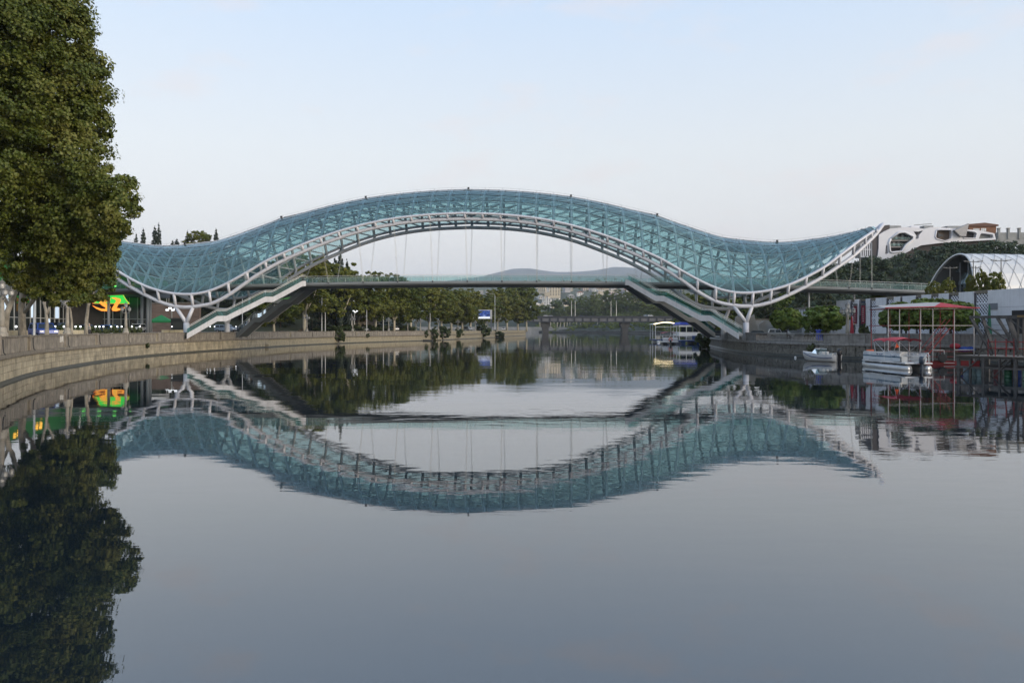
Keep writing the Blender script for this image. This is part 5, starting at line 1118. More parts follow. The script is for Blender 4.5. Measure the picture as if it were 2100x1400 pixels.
# sculpture wall / pointed canopies behind the stair foot
m_conc = mat('raw_concrete', (.24, .245, .24), .9, var=.2, vscale=.6)
sw = thing('pointed_shelter', 'pale pointed concrete shelter right of the bridge support', 'shelter', (X_(1545, 150), 150, GZ))
for i, (dx, w, h) in enumerate(((-2.2, 2.6, 5.0), (.2, 2.4, 4.6), (2.4, 1.8, 3.4))): MB().prism([(dx - w / 2, 0), (dx + w / 2, 0), (dx + .1, h), (dx - w / 2, h * .8)], (0, .4, 0), (0, i * .45, 0)).build('wall_panel', m_conc, sw)
bk = thing('park_wall', 'smooth grey concrete retaining wall behind the right bridge foot', 'wall', (X_(1575, 160), 160, GZ)); MB().bx(-6.5, 8, 0, 1, 0, 3.6).build('wall', m_conc, bk); MB().bx(-6.7, 8.2, -.1, 1.1, 3.6, 3.85).build('coping', m_cop, bk)
car('parked_car', 'suv', 'white car parked on the right promenade beside the small globe maple', X_(1602, 139), 139, GZ + .01, 2.7, 'white', (.70, .70, .70)); car('parked_car', 'sedan', 'dark car with light reflections behind the right stairs', X_(1467, 152), 152, GZ + .01, 2.9, 'slate', (.05, .06, .075)); car('parked_car', 'sedan', 'black car half hidden by the white bridge support', X_(1553, 141), 141, GZ + .01, 2.8, 'black', (.012, .014, .02))
m_red = mat('red_canvas', (.30, .018, .03), .75, var=.15); 
def folded_umbrella(label, px, Y, h, m):
    t = thing('folded_parasol', label, 'parasol', (X_(px, Y), Y, GZ)); MB().tube([(0, 0, 0), (0, 0, h)], .04, 6).build('pole', m_iron, t); MB().lathe([(.32, .55), (.30, 1.0), (.22, 1.9), (.10, h - .3), (.05, h)], n=10).build('canopy', m, t); MB().lathe([(.4, 0), (.4, .1)], n=10).build('base', m_conc, t)
folded_umbrella('folded dark red parasol beside the carved lamp on the right', 1747, 109, 3.6, m_red); folded_umbrella('folded red parasol between two globe maples', 1655, 128, 3.4, m_red); folded_umbrella('folded green parasol behind the steel jetty', 2029, 91, 4.6, mat('green_parasol', (.01, .09, .05), .8))
person('person in dark clothes standing beside the folded red parasol', X_(1752, 111), 111, GZ + .9, .6, (.03, .03, .035), (.04, .04, .05)); st_ = thing('stone_plinth', 'low stone plinth under the person by the lamp', 'plinth', (X_(1752, 111), 111, GZ)); MB().bx(-.6, .6, -.6, .6, 0, .86).build('block', m_rpar, st_); MB().bx(-.66, .66, -.66, .66, .80, .90).build('cap', m_cop, st_)
bs = thing('market_stall', 'small bright blue stall under the round globe maple', 'stall', (X_(1686, 118), 118, GZ)); MB().bx(-.7, .7, -.5, .5, 0, 1.5).build('body', mat('stall_blue', (.01, .05, .42), .6), bs); MB().bx(-.8, .8, -.6, .6, 1.5, 1.62).build('lid', mat('stall_lid', (.02, .07, .5), .6), bs)
for i, px in enumerate((1772, 1690, 1662)): plant(BU[i % 2], ('potted bush at the white gallery door', 'small bush below the round globe maple', 'bush beside the folded red parasol')[i], 'shrub', X_(px, 112 + i * 6), 112 + i * 6, GZ, 1.8, 2.6, i)

# ------------------------------------------------------------------ tube hall in the park
m_shell = mat('shell_panel', (.60, .60, .59), .45, .15, var=.05, vscale=.3, rnd=.05); m_joint = mat('shell_joint', (.20, .20, .21), .7)
th = thing('tube_hall', 'giant white tube shaped hall with diamond panel joints and glass mouth', 'building', (112, 186, 6.0)); RX, RZ, LT = 9.5, 16.3, 70
def shell(a, xl, off=0.0):
    """a: angle 0 (far base) .. pi (near base); xl along the axis; the rim leans back towards its top"""
    rimx = -8.0 + 1.9 * a / math.pi + 3.3 * math.sin(a) ** 1.3; return (rimx + xl, math.cos(a) * (RX + off), (RZ + off) * math.sin(a) ** .82 + .0 - 1.2 * sm(0, 60, xl) * math.sin(a))
na, nx = 14, 24; AA = [math.pi * (.0 + i / na) for i in range(na + 1)]
for i in range(na):
    for j in range(0, nx, 2):
        if i < 5 and j > 4: continue                                  # the far flank is only seen through the mouth
        q = []; x0, x1 = LT * (j / nx), LT * ((j + 2) / nx); vs = []
        for jj in range(3):
            xx = x0 + (x1 - x0) * jj / 2; vs += [shell(AA[i], xx), shell(AA[i + 1], xx)]
        MB().add(vs, [(0, 1, 3, 2), (2, 3, 5, 4)]).build('shell_panel', m_shell, th, True)
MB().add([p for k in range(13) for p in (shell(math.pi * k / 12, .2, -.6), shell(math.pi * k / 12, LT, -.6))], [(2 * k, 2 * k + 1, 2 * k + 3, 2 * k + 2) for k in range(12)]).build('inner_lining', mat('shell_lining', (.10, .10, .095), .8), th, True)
MB().tube([shell(math.pi * k / 24, 0, -.1) for k in range(25)], .22, 8).build('rim', m_shell, th, True)
jl = MB(); 
for s in (-1, 1):
    for k in range(-8, 30):
        pts = []
        for i in range(18):
            a = math.pi * (.36 + .64 * i / 17); xl = k * 2.7 + s * i * .62
            if 0.3 < xl < LT: pts.append(shell(a, xl, .05))
        if len(pts) > 1: jl.tube(pts, .035, 4)
jl.build('panel_joints', m_joint, th, kind='stuff')
m_tg = mat('hall_glass', (.13, .17, .18), .12, .4, spec=.8)
for i in range(7):
    for j in range(5):
        y0, y1 = -8.4 + i * 2.4, -8.4 + (i + 1) * 2.4 - .12; z0, z1 = .2 + j * 3.0, .2 + (j + 1) * 3.0 - .12; ym = (y0 + y1) / 2; top = RZ * max(0, 1 - (ym / RX) ** 2) ** .45 - .8
        if z0 > top: continue
        dx = -1.2 + .7 * ((i + j) % 3); MB().add([(dx, y0, z0), (dx + .9 * ((i * 3 + j) % 3 - 1), y1, z0), (dx + .3, y1, min(z1, top)), (dx - .4 * ((i + j) % 2), y0, min(z1, top))], [(0, 1, 2), (0, 2, 3)]).build('glass_facet', m_tg, th)
for i in range(5): MB().tube([(-1.6, -7 + 3.4 * i, 0), (-1.6, -7 + 3.4 * i, RZ * max(.1, 1 - ((-7 + 3.4 * i) / RX) ** 2) ** .45 - 1)], .12, 6).build('mullion', m_joint, th)
MB().bx(-6, LT, -11, 14, -5, .05).build('plinth', m_conc, th)
# park lamps with long double arms
for i, (px, pt_, Y, w) in enumerate(((1996, 536, 150, 1.9), (2053, 534, 150, 2.0), (2001, 548, 168, 1.2), (1948, 549, 165, 1.6))):
    t = thing('park_lamp', 'double armed dark park lamp in front of the white tube hall', 'street lamp', (X_(px, Y), Y, 6.5), 0, 'park lamps'); h = Z_(pt_, Y) - 6.5; MB().tube([(0, 0, -4), (0, 0, h + .3)], .09, 6).build('mast', m_iron, t)
    for s in (-1, 1): MB().tube([(0, 0, h - .05), (s * w * .5, 0, h - .1), (s * w, 0, h + .12)], .08, 6).build('arm', m_iron, t); MB().box((s * w * .7, 0, h + .02), (w * .5, .3, .12)).build('lamp_head', m_iron, t)
for i, (px, pt_, Y, w) in enumerate(((2012, 562, 120, 26), (2042, 563, 118, 26), (1990, 572, 122, 20), (1945, 578, 126, 30), (1915, 582, 130, 24), (1800, 603, 140, 24))):
    x = X_(px, Y); plant(PL[i % 3], 'small yellow green tree showing above the white gallery roof', 'tree', x, Y, GZ + 1.2, w * 1.5 * Y / F / .7, (Z_(pt_, Y) - GZ - 1.2) / .95, i, 'small trees above the gallery roof')
# park terrace that carries the footbridge's landing and the hall
pk = MB().bx(64, 240, 118, 204, GZ - 1, GZ + 3.0); struct('park_terrace', pk, m_grass_d)

# ------------------------------------------------------------------ hilltop: white sculpted building, brick house, pillared parapet
YH = 283.0; KH = YH / F; hb = thing('hilltop_building', 'white sculpted building with rounded openings on the wooded hilltop', 'building', (X_(1880, YH), YH, Z_(540, YH)))
def hp(a, b_): return ((1740 + a / 5.833 - 1880) * KH, (540 - (440 + b_ / 5.833)) * KH)
import bmesh
def plate(outer, holes, name, m, y0, th_, parent):
    bm = bmesh.new(); eds = []
    for loop in [outer] + holes:
        vs = [bm.verts.new((p[0], y0, p[1])) for p in loop]; eds += [bm.edges.new((vs[i], vs[(i + 1) % len(vs)])) for i in range(len(vs))]
    r_ = bmesh.ops.triangle_fill(bm, use_beauty=True, use_dissolve=False, edges=eds); fs = [f_ for f_ in r_['geom'] if isinstance(f_, bmesh.types.BMFace)]
    ex = bmesh.ops.extrude_face_region(bm, geom=fs); bmesh.ops.translate(bm, verts=[v for v in ex['geom'] if isinstance(v, bmesh.types.BMVert)], vec=(0, th_, 0)); bmesh.ops.recalc_face_normals(bm, faces=bm.faces)
    me = bpy.data.meshes.new(name); bm.to_mesh(me); bm.free(); return link(name, me, m, parent)
OUT = [hp(*q) for q in ((365, 240), (430, 200), (500, 168), (690, 150), (800, 152), (905, 172), (985, 150), (1240, 162), (1420, 178), (1590, 192), (1745, 225), (1765, 300), (1100, 340), (870, 368), (640, 480), (400, 545), (320, 545), (352, 490), (362, 400))]
O1 = [hp(*q) for q in ((505, 290), (600, 215), (672, 210), (778, 262), (770, 300), (690, 360), (640, 440), (520, 455), (495, 440), (482, 340))]
O2 = [hp(*q) for q in ((1050, 195), (1075, 180), (1225, 182), (1240, 215), (1230, 290), (1150, 318), (1050, 290), (1038, 262))]
O3 = [hp(*q) for q in ((1385, 205), (1400, 190), (1510, 206), (1535, 225), (1520, 285), (1375, 285))]
O4 = [hp(*q) for q in ((1580, 235), (1600, 222), (1730, 240), (1735, 280), (1560, 290))]
O6 = [hp(*q) for q in ((775, 198), (830, 205), (895, 190), (850, 240), (838, 290), (806, 292), (812, 250))]
O5 = [hp(*q) for q in ((440, 470), (448, 380), (458, 358), (468, 380), (476, 466))]
m_hw = mat('hilltop_white', (.62, .62, .65), .7, var=.05, vscale=.2); m_brown = mat('timber_brown', (.11, .075, .05), .8, var=.2, vscale=.6); m_gdk = mat('dark_cladding', (.07, .06, .06), .8)
plate(OUT, [O1, O2, O3, O4, O5, O6], 'white_facade', m_hw, 0, 3.0, hb)
MB().bx(*(hp(360, 0)[0], hp(1740, 0)[0]), 3.05, 16, hp(0, 520)[1], hp(0, 205)[1]).build('rear_volume', m_gdk, hb)
plate([hp(*q) for q in ((480, 330), (600, 205), (690, 200), (790, 255), (770, 320), (640, 450), (500, 460))], [], 'recess_wall', m_gdk, 2.6, .3, hb)
for z in (300, 378, 445): a = hp(495, z); b_ = hp(760 - (z - 300) * .8, z); MB().bx(a[0], b_[0], .6, 2.6, a[1] - .45, a[1]).build('balcony_slab', mat('balcony_grey', (.22, .20, .19), .8), hb)
for k in range(9):
    a = hp(525 + k * 25, 290); MB().bx(a[0], a[0] + .75, 2.45, 2.55, a[1] + .1, a[1] + 2.2 + .25 * math.sin(k)).build('window', m_cgls if k % 3 else mat('curtain', (.5, .52, .55), .8), hb)
    if k < 6: a = hp(520 + k * 27, 370); MB().bx(a[0], a[0] + .8, 2.45, 2.55, a[1] + .1, a[1] + 2.3).build('window', m_cgls if k % 2 else mat('curtain', (.5, .52, .55), .8), hb)
for z in (296, 374): a = hp(495, z); b_ = hp(745 - (z - 300) * .8, z); MB().bx(a[0], b_[0], .62, .68, a[1], a[1] + .9).build('balcony_glass', m_rgl, hb)
plate([hp(*q) for q in ((1040, 185), (1240, 185), (1240, 320), (1040, 300))], [], 'brown_panel', m_brown, 1.6, .3, hb); MB().prism([hp(1090, 205), hp(1170, 245), hp(1095, 270)], (0, .3, 0), (0, 1.35, 0)).build('slit_window', m_win, hb)
plate([hp(*q) for q in ((1370, 190), (1540, 205), (1530, 290), (1370, 290))], [], 'dark_panel', m_gdk, 1.8, .3, hb); plate([hp(*q) for q in ((1560, 225), (1740, 235), (1740, 295), (1560, 295))], [], 'grey_panel', m_conc, 1.8, .3, hb)
for P_, w in ((O1, .42), (O2, .25), (O3, .22)): q = [(a, -.05, b_) for a, b_ in P_]; MB().tube(q + q[:1], w, 6).build('rounded_frame', m_hw, hb, True)
MB().prism([hp(1240, 195), hp(1415, 110), hp(1375, 265), hp(1310, 262)], (0, 1.5, 0), (0, -1.6, 0)).build('metal_wedge', mat('zinc', (.22, .22, .23), .5, .4, var=.15, vscale=.8), hb)
plate([hp(*q) for q in ((290, 240), (345, 160), (420, 130), (500, 120), (500, 165), (430, 198), (365, 238), (362, 400), (350, 490), (300, 530))], [], 'dark_end_wall', m_gdk, .4, 6, hb)
MB().bx(hp(300, 0)[0], hp(1765, 0)[0], .5, 15, -9, hp(0, 520)[1]).build('podium', m_conc, hb)
gx0, gx1 = hp(165, 0)[0], hp(290, 0)[0]; MB().bx(gx0, gx1, 1.2, 6, hp(0, 505)[1], hp(0, 330)[1]).build('end_block', m_cgls, hb)
for k in range(6): x = gx0 + (gx1 - gx0) * k / 5; MB().bx(x - .18, x + .18, .8, 1.2, hp(0, 505)[1], hp(0, 328)[1]).build('white_mullion', m_hw, hb)
for z in (335, 415, 500): MB().bx(gx0, gx1, .85, 1.2, hp(0, z)[1] - .18, hp(0, z)[1] + .18).build('white_mullion', m_hw, hb)
for (a0, a1, zt_, zb_) in ((505, 680, 118, 150), (690, 745, 135, 165), (805, 905, 122, 165), (960, 1070, 118, 150), (1240, 1420, 122, 178)): a = hp(a0, zt_); b_ = hp(a1, zb_); MB().bx(a[0], b_[0], 3.1, 9, b_[1] - 1, a[1]).build('roof_block', (m_hw, m_brown, m_conc, m_hw, m_gdk)[int(a0 / 7) % 5], hb)
MB().tube([(*((hp(870, 105)[0]), 5), hp(870, 105)[1]), (hp(1085, 88)[0], 5, hp(1085, 88)[1])], .12, 5).build('roof_boom', m_iron, hb)
YK = 292.0; KK = YK / F
bh = thing('brick_house', 'brown brick house with window band on the hilltop right of the white building', 'house', (X_(2016, YK), YK, Z_(482, YK))); m_br2 = mat('house_brick', (.17, .085, .05), .9, var=.25, vscale=1.2)
MB().bx(-29 * KK, 27 * KK, 0, 9, -3, 18 * KK).build('wall', m_br2, bh); MB().prism([(-31 * KK, 0), (30 * KK, 0), (30 * KK, 3 * KK), (2 * KK, 7 * KK), (-31 * KK, 4 * KK)], (0, 10, 0), (0, -.6, 18 * KK)).build('roof', mat('brown_roof', (.12, .06, .04), .85), bh)
for k in range(5): MB().bx((-20 + k * 2.6) * KK, (-18 + k * 2.6) * KK, -.06, .06, 9 * KK, 13.5 * KK).build('window', mat('bright_pane', (.55, .58, .6), .2), bh)
for k in range(3): MB().bx((-4 + k * 3.6) * KK, (-1 + k * 3.6) * KK, -.06, .06, 8 * KK, 14 * KK).build('window', mat('bright_pane', (.5, .5, .5), .2), bh)
pp = thing('pillared_parapet', 'pale concrete parapet with capped pillars at the end of the hilltop', 'wall', (X_(2075, YK - 6), YK - 6, Z_(490, YK - 6)))
MB().bx(-30 * KK, 80 * KK, 0, 1, -2, 13 * KK).build('wall', m_conc, pp)
for px in (2049, 2068, 2090, 2110): x = (px - 2075) * KK; MB().bx(x - .36, x + .36, -.3, .6, 0, 21 * KK).build('pillar', m_conc, pp); MB().bx(x - .52, x + .52, -.45, .75, 21 * KK, 22 * KK).build('pillar_cap', m_cop, pp)

# ------------------------------------------------------------------ boats
m_bw = mat('boat_white', (.64, .65, .66), .35, var=.05, vscale=1); m_bb = mat('boat_blue', (.015, .05, .16), .4); m_vin = mat('vinyl', (.5, .5, .48), .7)
m_alu = mat('aluminium', (.45, .46, .47), .35, .6, var=.1, vscale=2); m_mot = mat('outboard_black', (.012, .013, .016), .35)
def outboard(parent, x, y, z, s=1.0, m=m_mot):
    e = bpy.data.objects.new('outboard_motor', None); COL.objects.link(e); e.parent = parent; e.location = (x, y, z); e.scale = (s,) * 3
    MB().lathe([(.12, 0), (.20, .1), (.22, .35), (.18, .55), (.08, .62)], n=10).build('cowling', m, e, True); MB().box((0, 0, -.4), (.14, .24, .85)).build('leg', m, e); MB().box((0, -.05, -.82), (.1, .4, .14)).build('gearcase', m, e); return e
def loft(stations, m, name, parent, smooth=True):
    mb = MB(); n = len(stations[0]); vs = [p for s in stations for p in s]; fs = [(i * n + k, i * n + k + 1, (i + 1) * n + k + 1, (i + 1) * n + k) for i in range(len(stations) - 1) for k in range(n - 1)]
    fs += [tuple(range(n))[::-1], tuple((len(stations) - 1) * n + k for k in range(n))]; return mb.add(vs, fs).build(name, m, parent, smooth, fix=True)
# speedboat: local +y = bow
sp_ = thing('speedboat', 'small white speedboat with black outboard and blue flank stripe', 'boat', (38.9, 96.8, 0), math.atan2(2.6, 4.0)); sp_.scale = (1.0, 1.0, 1.05)
ST = []
for y, w, sh, kz in ((-2.4, .92, .82, -.18), (-1.2, 1.02, .86, -.2), (.3, 1.02, .92, -.2), (1.4, .78, 1.02, -.1), (2.1, .42, 1.12, .25), (2.55, .06, 1.20, .85)):
    ST.append([(-w, y, sh), (-w * .98, y, sh - .12), (-w * .80, y, .12 + max(0, kz) * .7), (0, y, kz), (w * .80, y, .12 + max(0, kz) * .7), (w * .98, y, sh - .12), (w, y, sh)])
loft(ST, m_bw, 'hull', sp_); MB().prism([(-.8, -2.2), (.8, -2.2), (.85, .5), (-.85, .5)], (0, 0, .06), (0, 0, .62), (1, 0, 0), (0, 1, 0)).build('cockpit_floor', m_vin, sp_); MB().prism([(-.95, .6), (.95, .6), (.72, 1.4), (.38, 2.1), (0, 2.5), (-.38, 2.1), (-.72, 1.4)], (0, 0, .05), (0, 0, .96), (1, 0, 0), (0, 1, 0)).build('foredeck', m_bw, sp_)
MB().add([(-.92, -.1, .9), (-.62, .9, 1.0), (.62, .9, 1.0), (.92, -.1, .9), (-.78, -.35, 1.46), (-.5, .45, 1.5), (.5, .45, 1.5), (.78, -.35, 1.46)], [(0, 1, 5, 4), (1, 2, 6, 5), (2, 3, 7, 6)]).build('windscreen', m_rgl, sp_)
MB().tube([(-.78, -.35, 1.47), (-.5, .45, 1.52), (.5, .45, 1.52), (.78, -.35, 1.47)], .035, 6).build('windscreen_frame', m_bw, sp_)
for s in (-1, 1):
    MB().tube([(s * 1.0, -2.3, .5), (s * 1.06, -.8, .48), (s * 1.05, .5, .55), (s * .80, 1.5, .8), (s * .45, 2.15, 1.0)], .035, 5).build('stripe', m_bb, sp_)
    MB().box((s * .42, -.5, .95), (.5, .45, .5)).build('seat', m_vin, sp_)
MB().box((0, -1.9, .85), (1.5, .5, .35)).build('stern_bench', m_vin, sp_); outboard(sp_, 0, -2.62, .72, 1.35)
# pontoon boat: stern towards the river mouth, local +y = bow
po_ = thing('pontoon_boat', 'white fenced pontoon boat under a red folding bimini', 'boat', (40.0, 75.6, 0), R(1)); Lp_ = 9.4
for s in (-1, 1):
    fl = MB().tube([(s * .98, 0, .12), (s * .98, Lp_ - 1.4, .12), (s * .98, Lp_ - .5, .26), (s * .98, Lp_, .42)], [.40, .40, .34, .12], 14).build('float', m_alu, po_, True)
    for k in range(5): MB().box((s * .98, .9 + k * 1.9, .56), (.3, .5, .12)).build('bracket', m_mot, fl)
MB().bx(-1.35, 1.35, -.1, Lp_ - .5, .62, .74).build('deck', m_bw, po_)
m_fence = mat('boat_fence', (.58, .61, .64), .5, var=.06, vscale=1); m_teal = mat('teal_stripe', (.02, .10, .17), .5)
for s in (-1, 1):
    y = .9
    while y < Lp_ - 1.0:
        w = 1.55; pn = MB().bx(s * 1.33 - .03, s * 1.33 + .03, y + .04, y + w - .04, .80, 1.62).build('fence_panel', m_fence, po_)
        MB().bx(s * 1.33 - .04, s * 1.33 + .04, y + .04, y + w - .04, 1.18, 1.30).build('stripe', m_teal, pn); y += w
    MB().tube([(s * 1.33, .6, .75), (s * 1.33, .6, 1.68), (s * 1.33, Lp_ - 1.0, 1.68), (s * 1.33, Lp_ - .8, 1.5), (s * 1.33, Lp_ - .8, .75)], .035, 6).build('rail', m_alu, po_)
MB().bx(-1.3, 1.3, Lp_ - .86, Lp_ - .80, .80, 1.62).build('fence_panel', m_fence, po_)
for i, (y0, pts) in enumerate(((3.4, [(0, 0), (0, .3), (.18, .3), (.18, .15), (0, .15)]), (3.8, [(0, 0), (.1, .3), (.2, 0)]), (4.2, [(0, 0), (0, .28), (.15, .2)]), (4.5, [(.1, 0), (.1, .3), (0, .3), (.2, .3)]), (1.6, [(0, .1), (.4, .0), (.9, .12), (1.1, .05)]), (1.6, [(.5, -.2), (.8, -.05), (.7, .12)]), (7.2, [(0, .1), (.3, .15), (.6, .1)]))):
    MB().tube([(-1.37, y0 + .6 - a * 1.2 + .6, 1.40 + b_ * .55 - .05) for a, b_ in pts], .022, 4).build('lettering', m_bb, po_)
for x in (-1.1, -.4, .4, 1.1): MB().tube([(x, -.05, .72), (x, -.05, 1.45), (x * .96, .25, 1.62), (x * .96, .7, 1.62)], .03, 6).build('stern_rail', m_alu, po_)
for z in (1.05, 1.4): MB().tube([(-1.1, -.05, z), (1.1, -.05, z)], .025, 6).build('stern_rail', m_alu, po_)
outboard(po_, .15, -.35, .62, 1.25, mat('outboard_blue', (.03, .045, .07), .35))
for i, (x, y, w, d, h) in enumerate(((-.9, 1.6, .6, 1.6, .55), (.9, 1.6, .6, 1.6, .55), (-.9, 6.6, .6, 2.2, .5), (.9, 6.2, .6, 2.4, .5), (.5, 4.0, .8, .7, .95))): MB().box((x, y, .74 + h / 2), (w, d, h)).build('bench', m_vin, po_)
MB().tube([(-.9 + .32 * math.cos(a), 8.0 + .32 * math.sin(a), 1.75) for a in np.linspace(0, 6.28, 13)], .075, 6).build('lifebuoy', mat('buoy_orange', (.65, .12, .03), .6), po_)
# bimini: three hoops and a sagging canvas
bv = []; NB = 9
for j in range(NB):
    y = 1.6 + 4.9 * j / (NB - 1); zz = 3.02 + .12 * math.sin(math.pi * j / (NB - 1)) - .10 * abs(math.sin(2 * math.pi * j / (NB - 1))); dr = .32 if j in (0, NB - 1) else (.42 if j == 4 else .16)
    bv += [(-1.35, y, zz - dr), (-1.22, y, zz - .06), (-.6, y, zz + .08), (.6, y, zz + .08), (1.22, y, zz - .06), (1.35, y, zz - dr)]
MB().add(bv, [(j * 6 + k, j * 6 + k + 1, (j + 1) * 6 + k + 1, (j + 1) * 6 + k) for j in range(NB - 1) for k in range(5)]).build('bimini_canvas', mat('bimini_red', (.40, .018, .03), .7, var=.1), po_, True)
for s in (-1, 1):
    for y0, y1 in ((4.0, 1.65), (4.0, 4.1), (4.0, 6.45), (2.2, 1.65), (6.0, 6.45)): MB().tube([(s * 1.3, y0, 1.68), (s * 1.28, y1, 2.9)], .025, 5).build('bimini_strut', m_alu, po_)
fg = MB().prism([(0, 0), (.5, .1), (.25, .55)], (0, .03, 0), (-.5, 3.6, 2.1)).build('pennant', mat('pennant_orange', (.75, .10, .02), .7), po_)
# red framed two-deck boat
rbt = thing('excursion_boat', 'two deck boat of white and red posts with a red canopy roof', 'boat', (X_(1818, 88), 87.6, 0)); WB, DB = X_(1995, 88) - X_(1818, 88), 4.6
m_rs = mat('red_steel', (.22, .02, .02), .6, var=.2); m_ws = mat('white_post', (.36, .34, .33), .6, var=.08)
hullx = X_(1890, 88) - X_(1818, 88)
loft([[(hullx - 2.0 + t * 8.6, y, z) for y, z in ((.2, .42), (.2 + .3 * e, -.3), (DB - .3 * e, -.3), (DB, .42))] for t, e in ((0, 1), (.1, .3), (.9, .3), (1, 1))], m_rs, 'hull', rbt, False)
MB().bx(hullx - 1.8, hullx + 6.3, .3, DB - .1, .43, .52).build('lower_deck', m_bark3, rbt)
def mpx(px): return X_(px, 88) - X_(1818, 88)
ROOFZ = Z_(633, 88)
for px in (1818, 1841, 1884, 1909, 1953, 1993): MB().tube([(mpx(px), 0, .4 if px > 1890 else .6), (mpx(px), 0, ROOFZ)], .048, 6).build('white_post', m_ws, rbt)
for px in (1822, 1862, 1903, 1926, 1970, 1998): MB().tube([(mpx(px), DB, .4), (mpx(px), DB, ROOFZ + .1)], .042, 6).build('red_post', m_rs, rbt)
for z, m, y in ((Z_(667.5, 88), m_ws, 0), (ROOFZ, m_ws, 0), (Z_(667.5, 88), m_rs, DB), (ROOFZ, m_rs, DB)): MB().tube([(0, y, z), (mpx(1995), y, z)], .042, 6).build('rail', m, rbt)
for z in (Z_(667.5, 88), ROOFZ): 
    for x in (0, mpx(1995)): MB().tube([(x, 0, z), (x, DB, z)], .05, 6).build('cross_rail', m_rs, rbt)
for (a, b_, c, d_) in ((1909, 718, 1932, 718), (1932, 718, 1932, 744), (1932, 744, 1953, 744), (1953, 717, 1993, 717)): MB().tube([(mpx(a), -.02, Z_(b_, 88)), (mpx(c), -.02, Z_(d_, 88))], .05, 6).build('gangway_rail', m_ws, rbt)
za, zb2 = ROOFZ + .08, ROOFZ + .62
MB().add([(-.5, -.4, za), (mpx(1907), -.4, za + .12), (mpx(2001), -.4, za), (-.5, DB + .3, za + .15), (mpx(1945), DB + .3, zb2 + .25), (mpx(2001), DB + .3, za + .2), (mpx(1945), 2.0, zb2 + .15), (-.3, 2.0, za + .32), (mpx(1997), 2.0, za + .25),
          ], [(0, 1, 7), (1, 6, 7), (7, 6, 4, 3)]).build('canopy_white', mat('canopy_white', (.36, .34, .33), .8), rbt); MB().add([(mpx(1907), -.4, za + .12), (mpx(2001), -.4, za), (mpx(1945), 2.0, zb2 + .15), (mpx(1997), 2.0, za + .25), (mpx(1945), DB + .3, zb2 + .25), (mpx(2001), DB + .3, za + .2)], [(0, 1, 3, 2), (2, 3, 5, 4)]).build('canopy_red', m_red, rbt)
MB().tube([(-.5, -.4, za), (mpx(1907), -.4, za + .12), (mpx(2001), -.4, za)], .06, 5).build('canopy_hem', m_red, rbt)
# its red stair
P_a, P_b = Vector((mpx(1912), 2.2, .8)), Vector((mpx(1962), 2.2, Z_(672, 89)))
for dy in (-.5, .5): MB().tube([P_a + Vector((0, dy, 0)), P_b + Vector((0, dy, 0))], .06, 5).build('stair_stringer', m_rs, rbt); MB().tube([P_a + Vector((0, dy, 1)), P_b + Vector((0, dy, 1))], .04, 5).build('stair_rail', m_rs, rbt)
for k in range(11): p = P_a.lerp(P_b, (k + .5) / 11); MB().box(tuple(p), (.3, 1.0, .05)).build('tread', m_rs, rbt)
for z in (.9, 1.5): MB().tube([(hullx, .3, z), (mpx(1993), .3, z)], .035, 5).build('lower_rail', m_rs, rbt)
MB().lathe([(.35, -.13), (.48, -.1), (.52, 0), (.48, .1), (.35, .13)], n=16).build('tyre_fender', m_tyre, rbt).matrix_local = Matrix.Translation((mpx(1927), -.2, .75)) @ Matrix.Rotation(R(90), 4, 'X')
tp = thing('tarpaulin', 'crumpled blue and red tarpaulin heap behind the red boat', 'tarpaulin', (X_(1977, 90.8), 90.8, .54)); 
MB().ball((0, 0, 1.1), .7, 9, .5).ball((.9, .1, 1.15), .6, 9, .55).build('blue_heap', mat('tarp_blue', (.01, .05, .26), .6), tp, True); MB().ball((-.9, .3, 1.5), .6, 9, .6).build('red_heap', m_red, tp, True); MB().bx(-1.5, 1.6, -.5, .8, 0, .8).build('crate', m_bark3, tp)

# steel jetty with barrels -----------------------------------------------------
JO = Vector((38.7, 67.0)); JA = R(60)
jt = thing('steel_jetty', 'rusty dark steel truss jetty on floating barrels at the right bank', 'jetty', (JO.x, JO.y, 0), -JA)
m_rust = mat('rusty_steel', (.075, .070, .066), .7, .2, var=.4, vscale=2.5); m_plank = mat('grey_plank', (.12, .105, .09), .9, var=.3, vscale=2)
def jx(px): a = (px - CX) / F; return (JO.y * a - JO.x) / (math.cos(JA) + math.sin(JA) * a)
def jz(py, px): return Z_(py, JO.y - math.sin(JA) * jx(px))
JW, JD = jx(2300), 4.6
for y in (0, JD):
    for z in (1.62, .78): MB().box((JW / 2, y, z), (JW, .16, .18)).build('beam', m_rust, jt)
    for px in (1966, 1990, 2017, 2050, 2083, 2120, 2160, 2210): MB().box((jx(px), y, .3), (.24 if px in (1966, 2017, 2083) else .14, .2, 2.7)).build('pile', m_rust, jt)
    for a, b_ in ((1972, 2010), (2040, 2075), (2100, 2140)): MB().tube([(jx(a), y - .12, .1), (jx(b_), y - .12, 1.6)], .06, 5).build('brace', m_rust, jt)
for k in range(int(JW / .45)): MB().bx(.05 + k * .45, .47 + k * .45, -.2, JD + .2, 1.72, 1.78).build('plank', m_plank, jt)
TB = jz(649.5, 2040)
for y in (.2, JD - .2): MB().box(((jx(1986) + jx(2300)) / 2, y, TB), (jx(2300) - jx(1986), .2, .22)).build('top_beam', m_rust, jt)
mo_ = mat('ochre_beam', (.20, .13, .05), .8, var=.2); MB().box(((jx(2300) + jx(2085)) / 2, .08, TB + .02), (jx(2300) - jx(2085), .06, .16)).build('top_plate', mo_, jt)
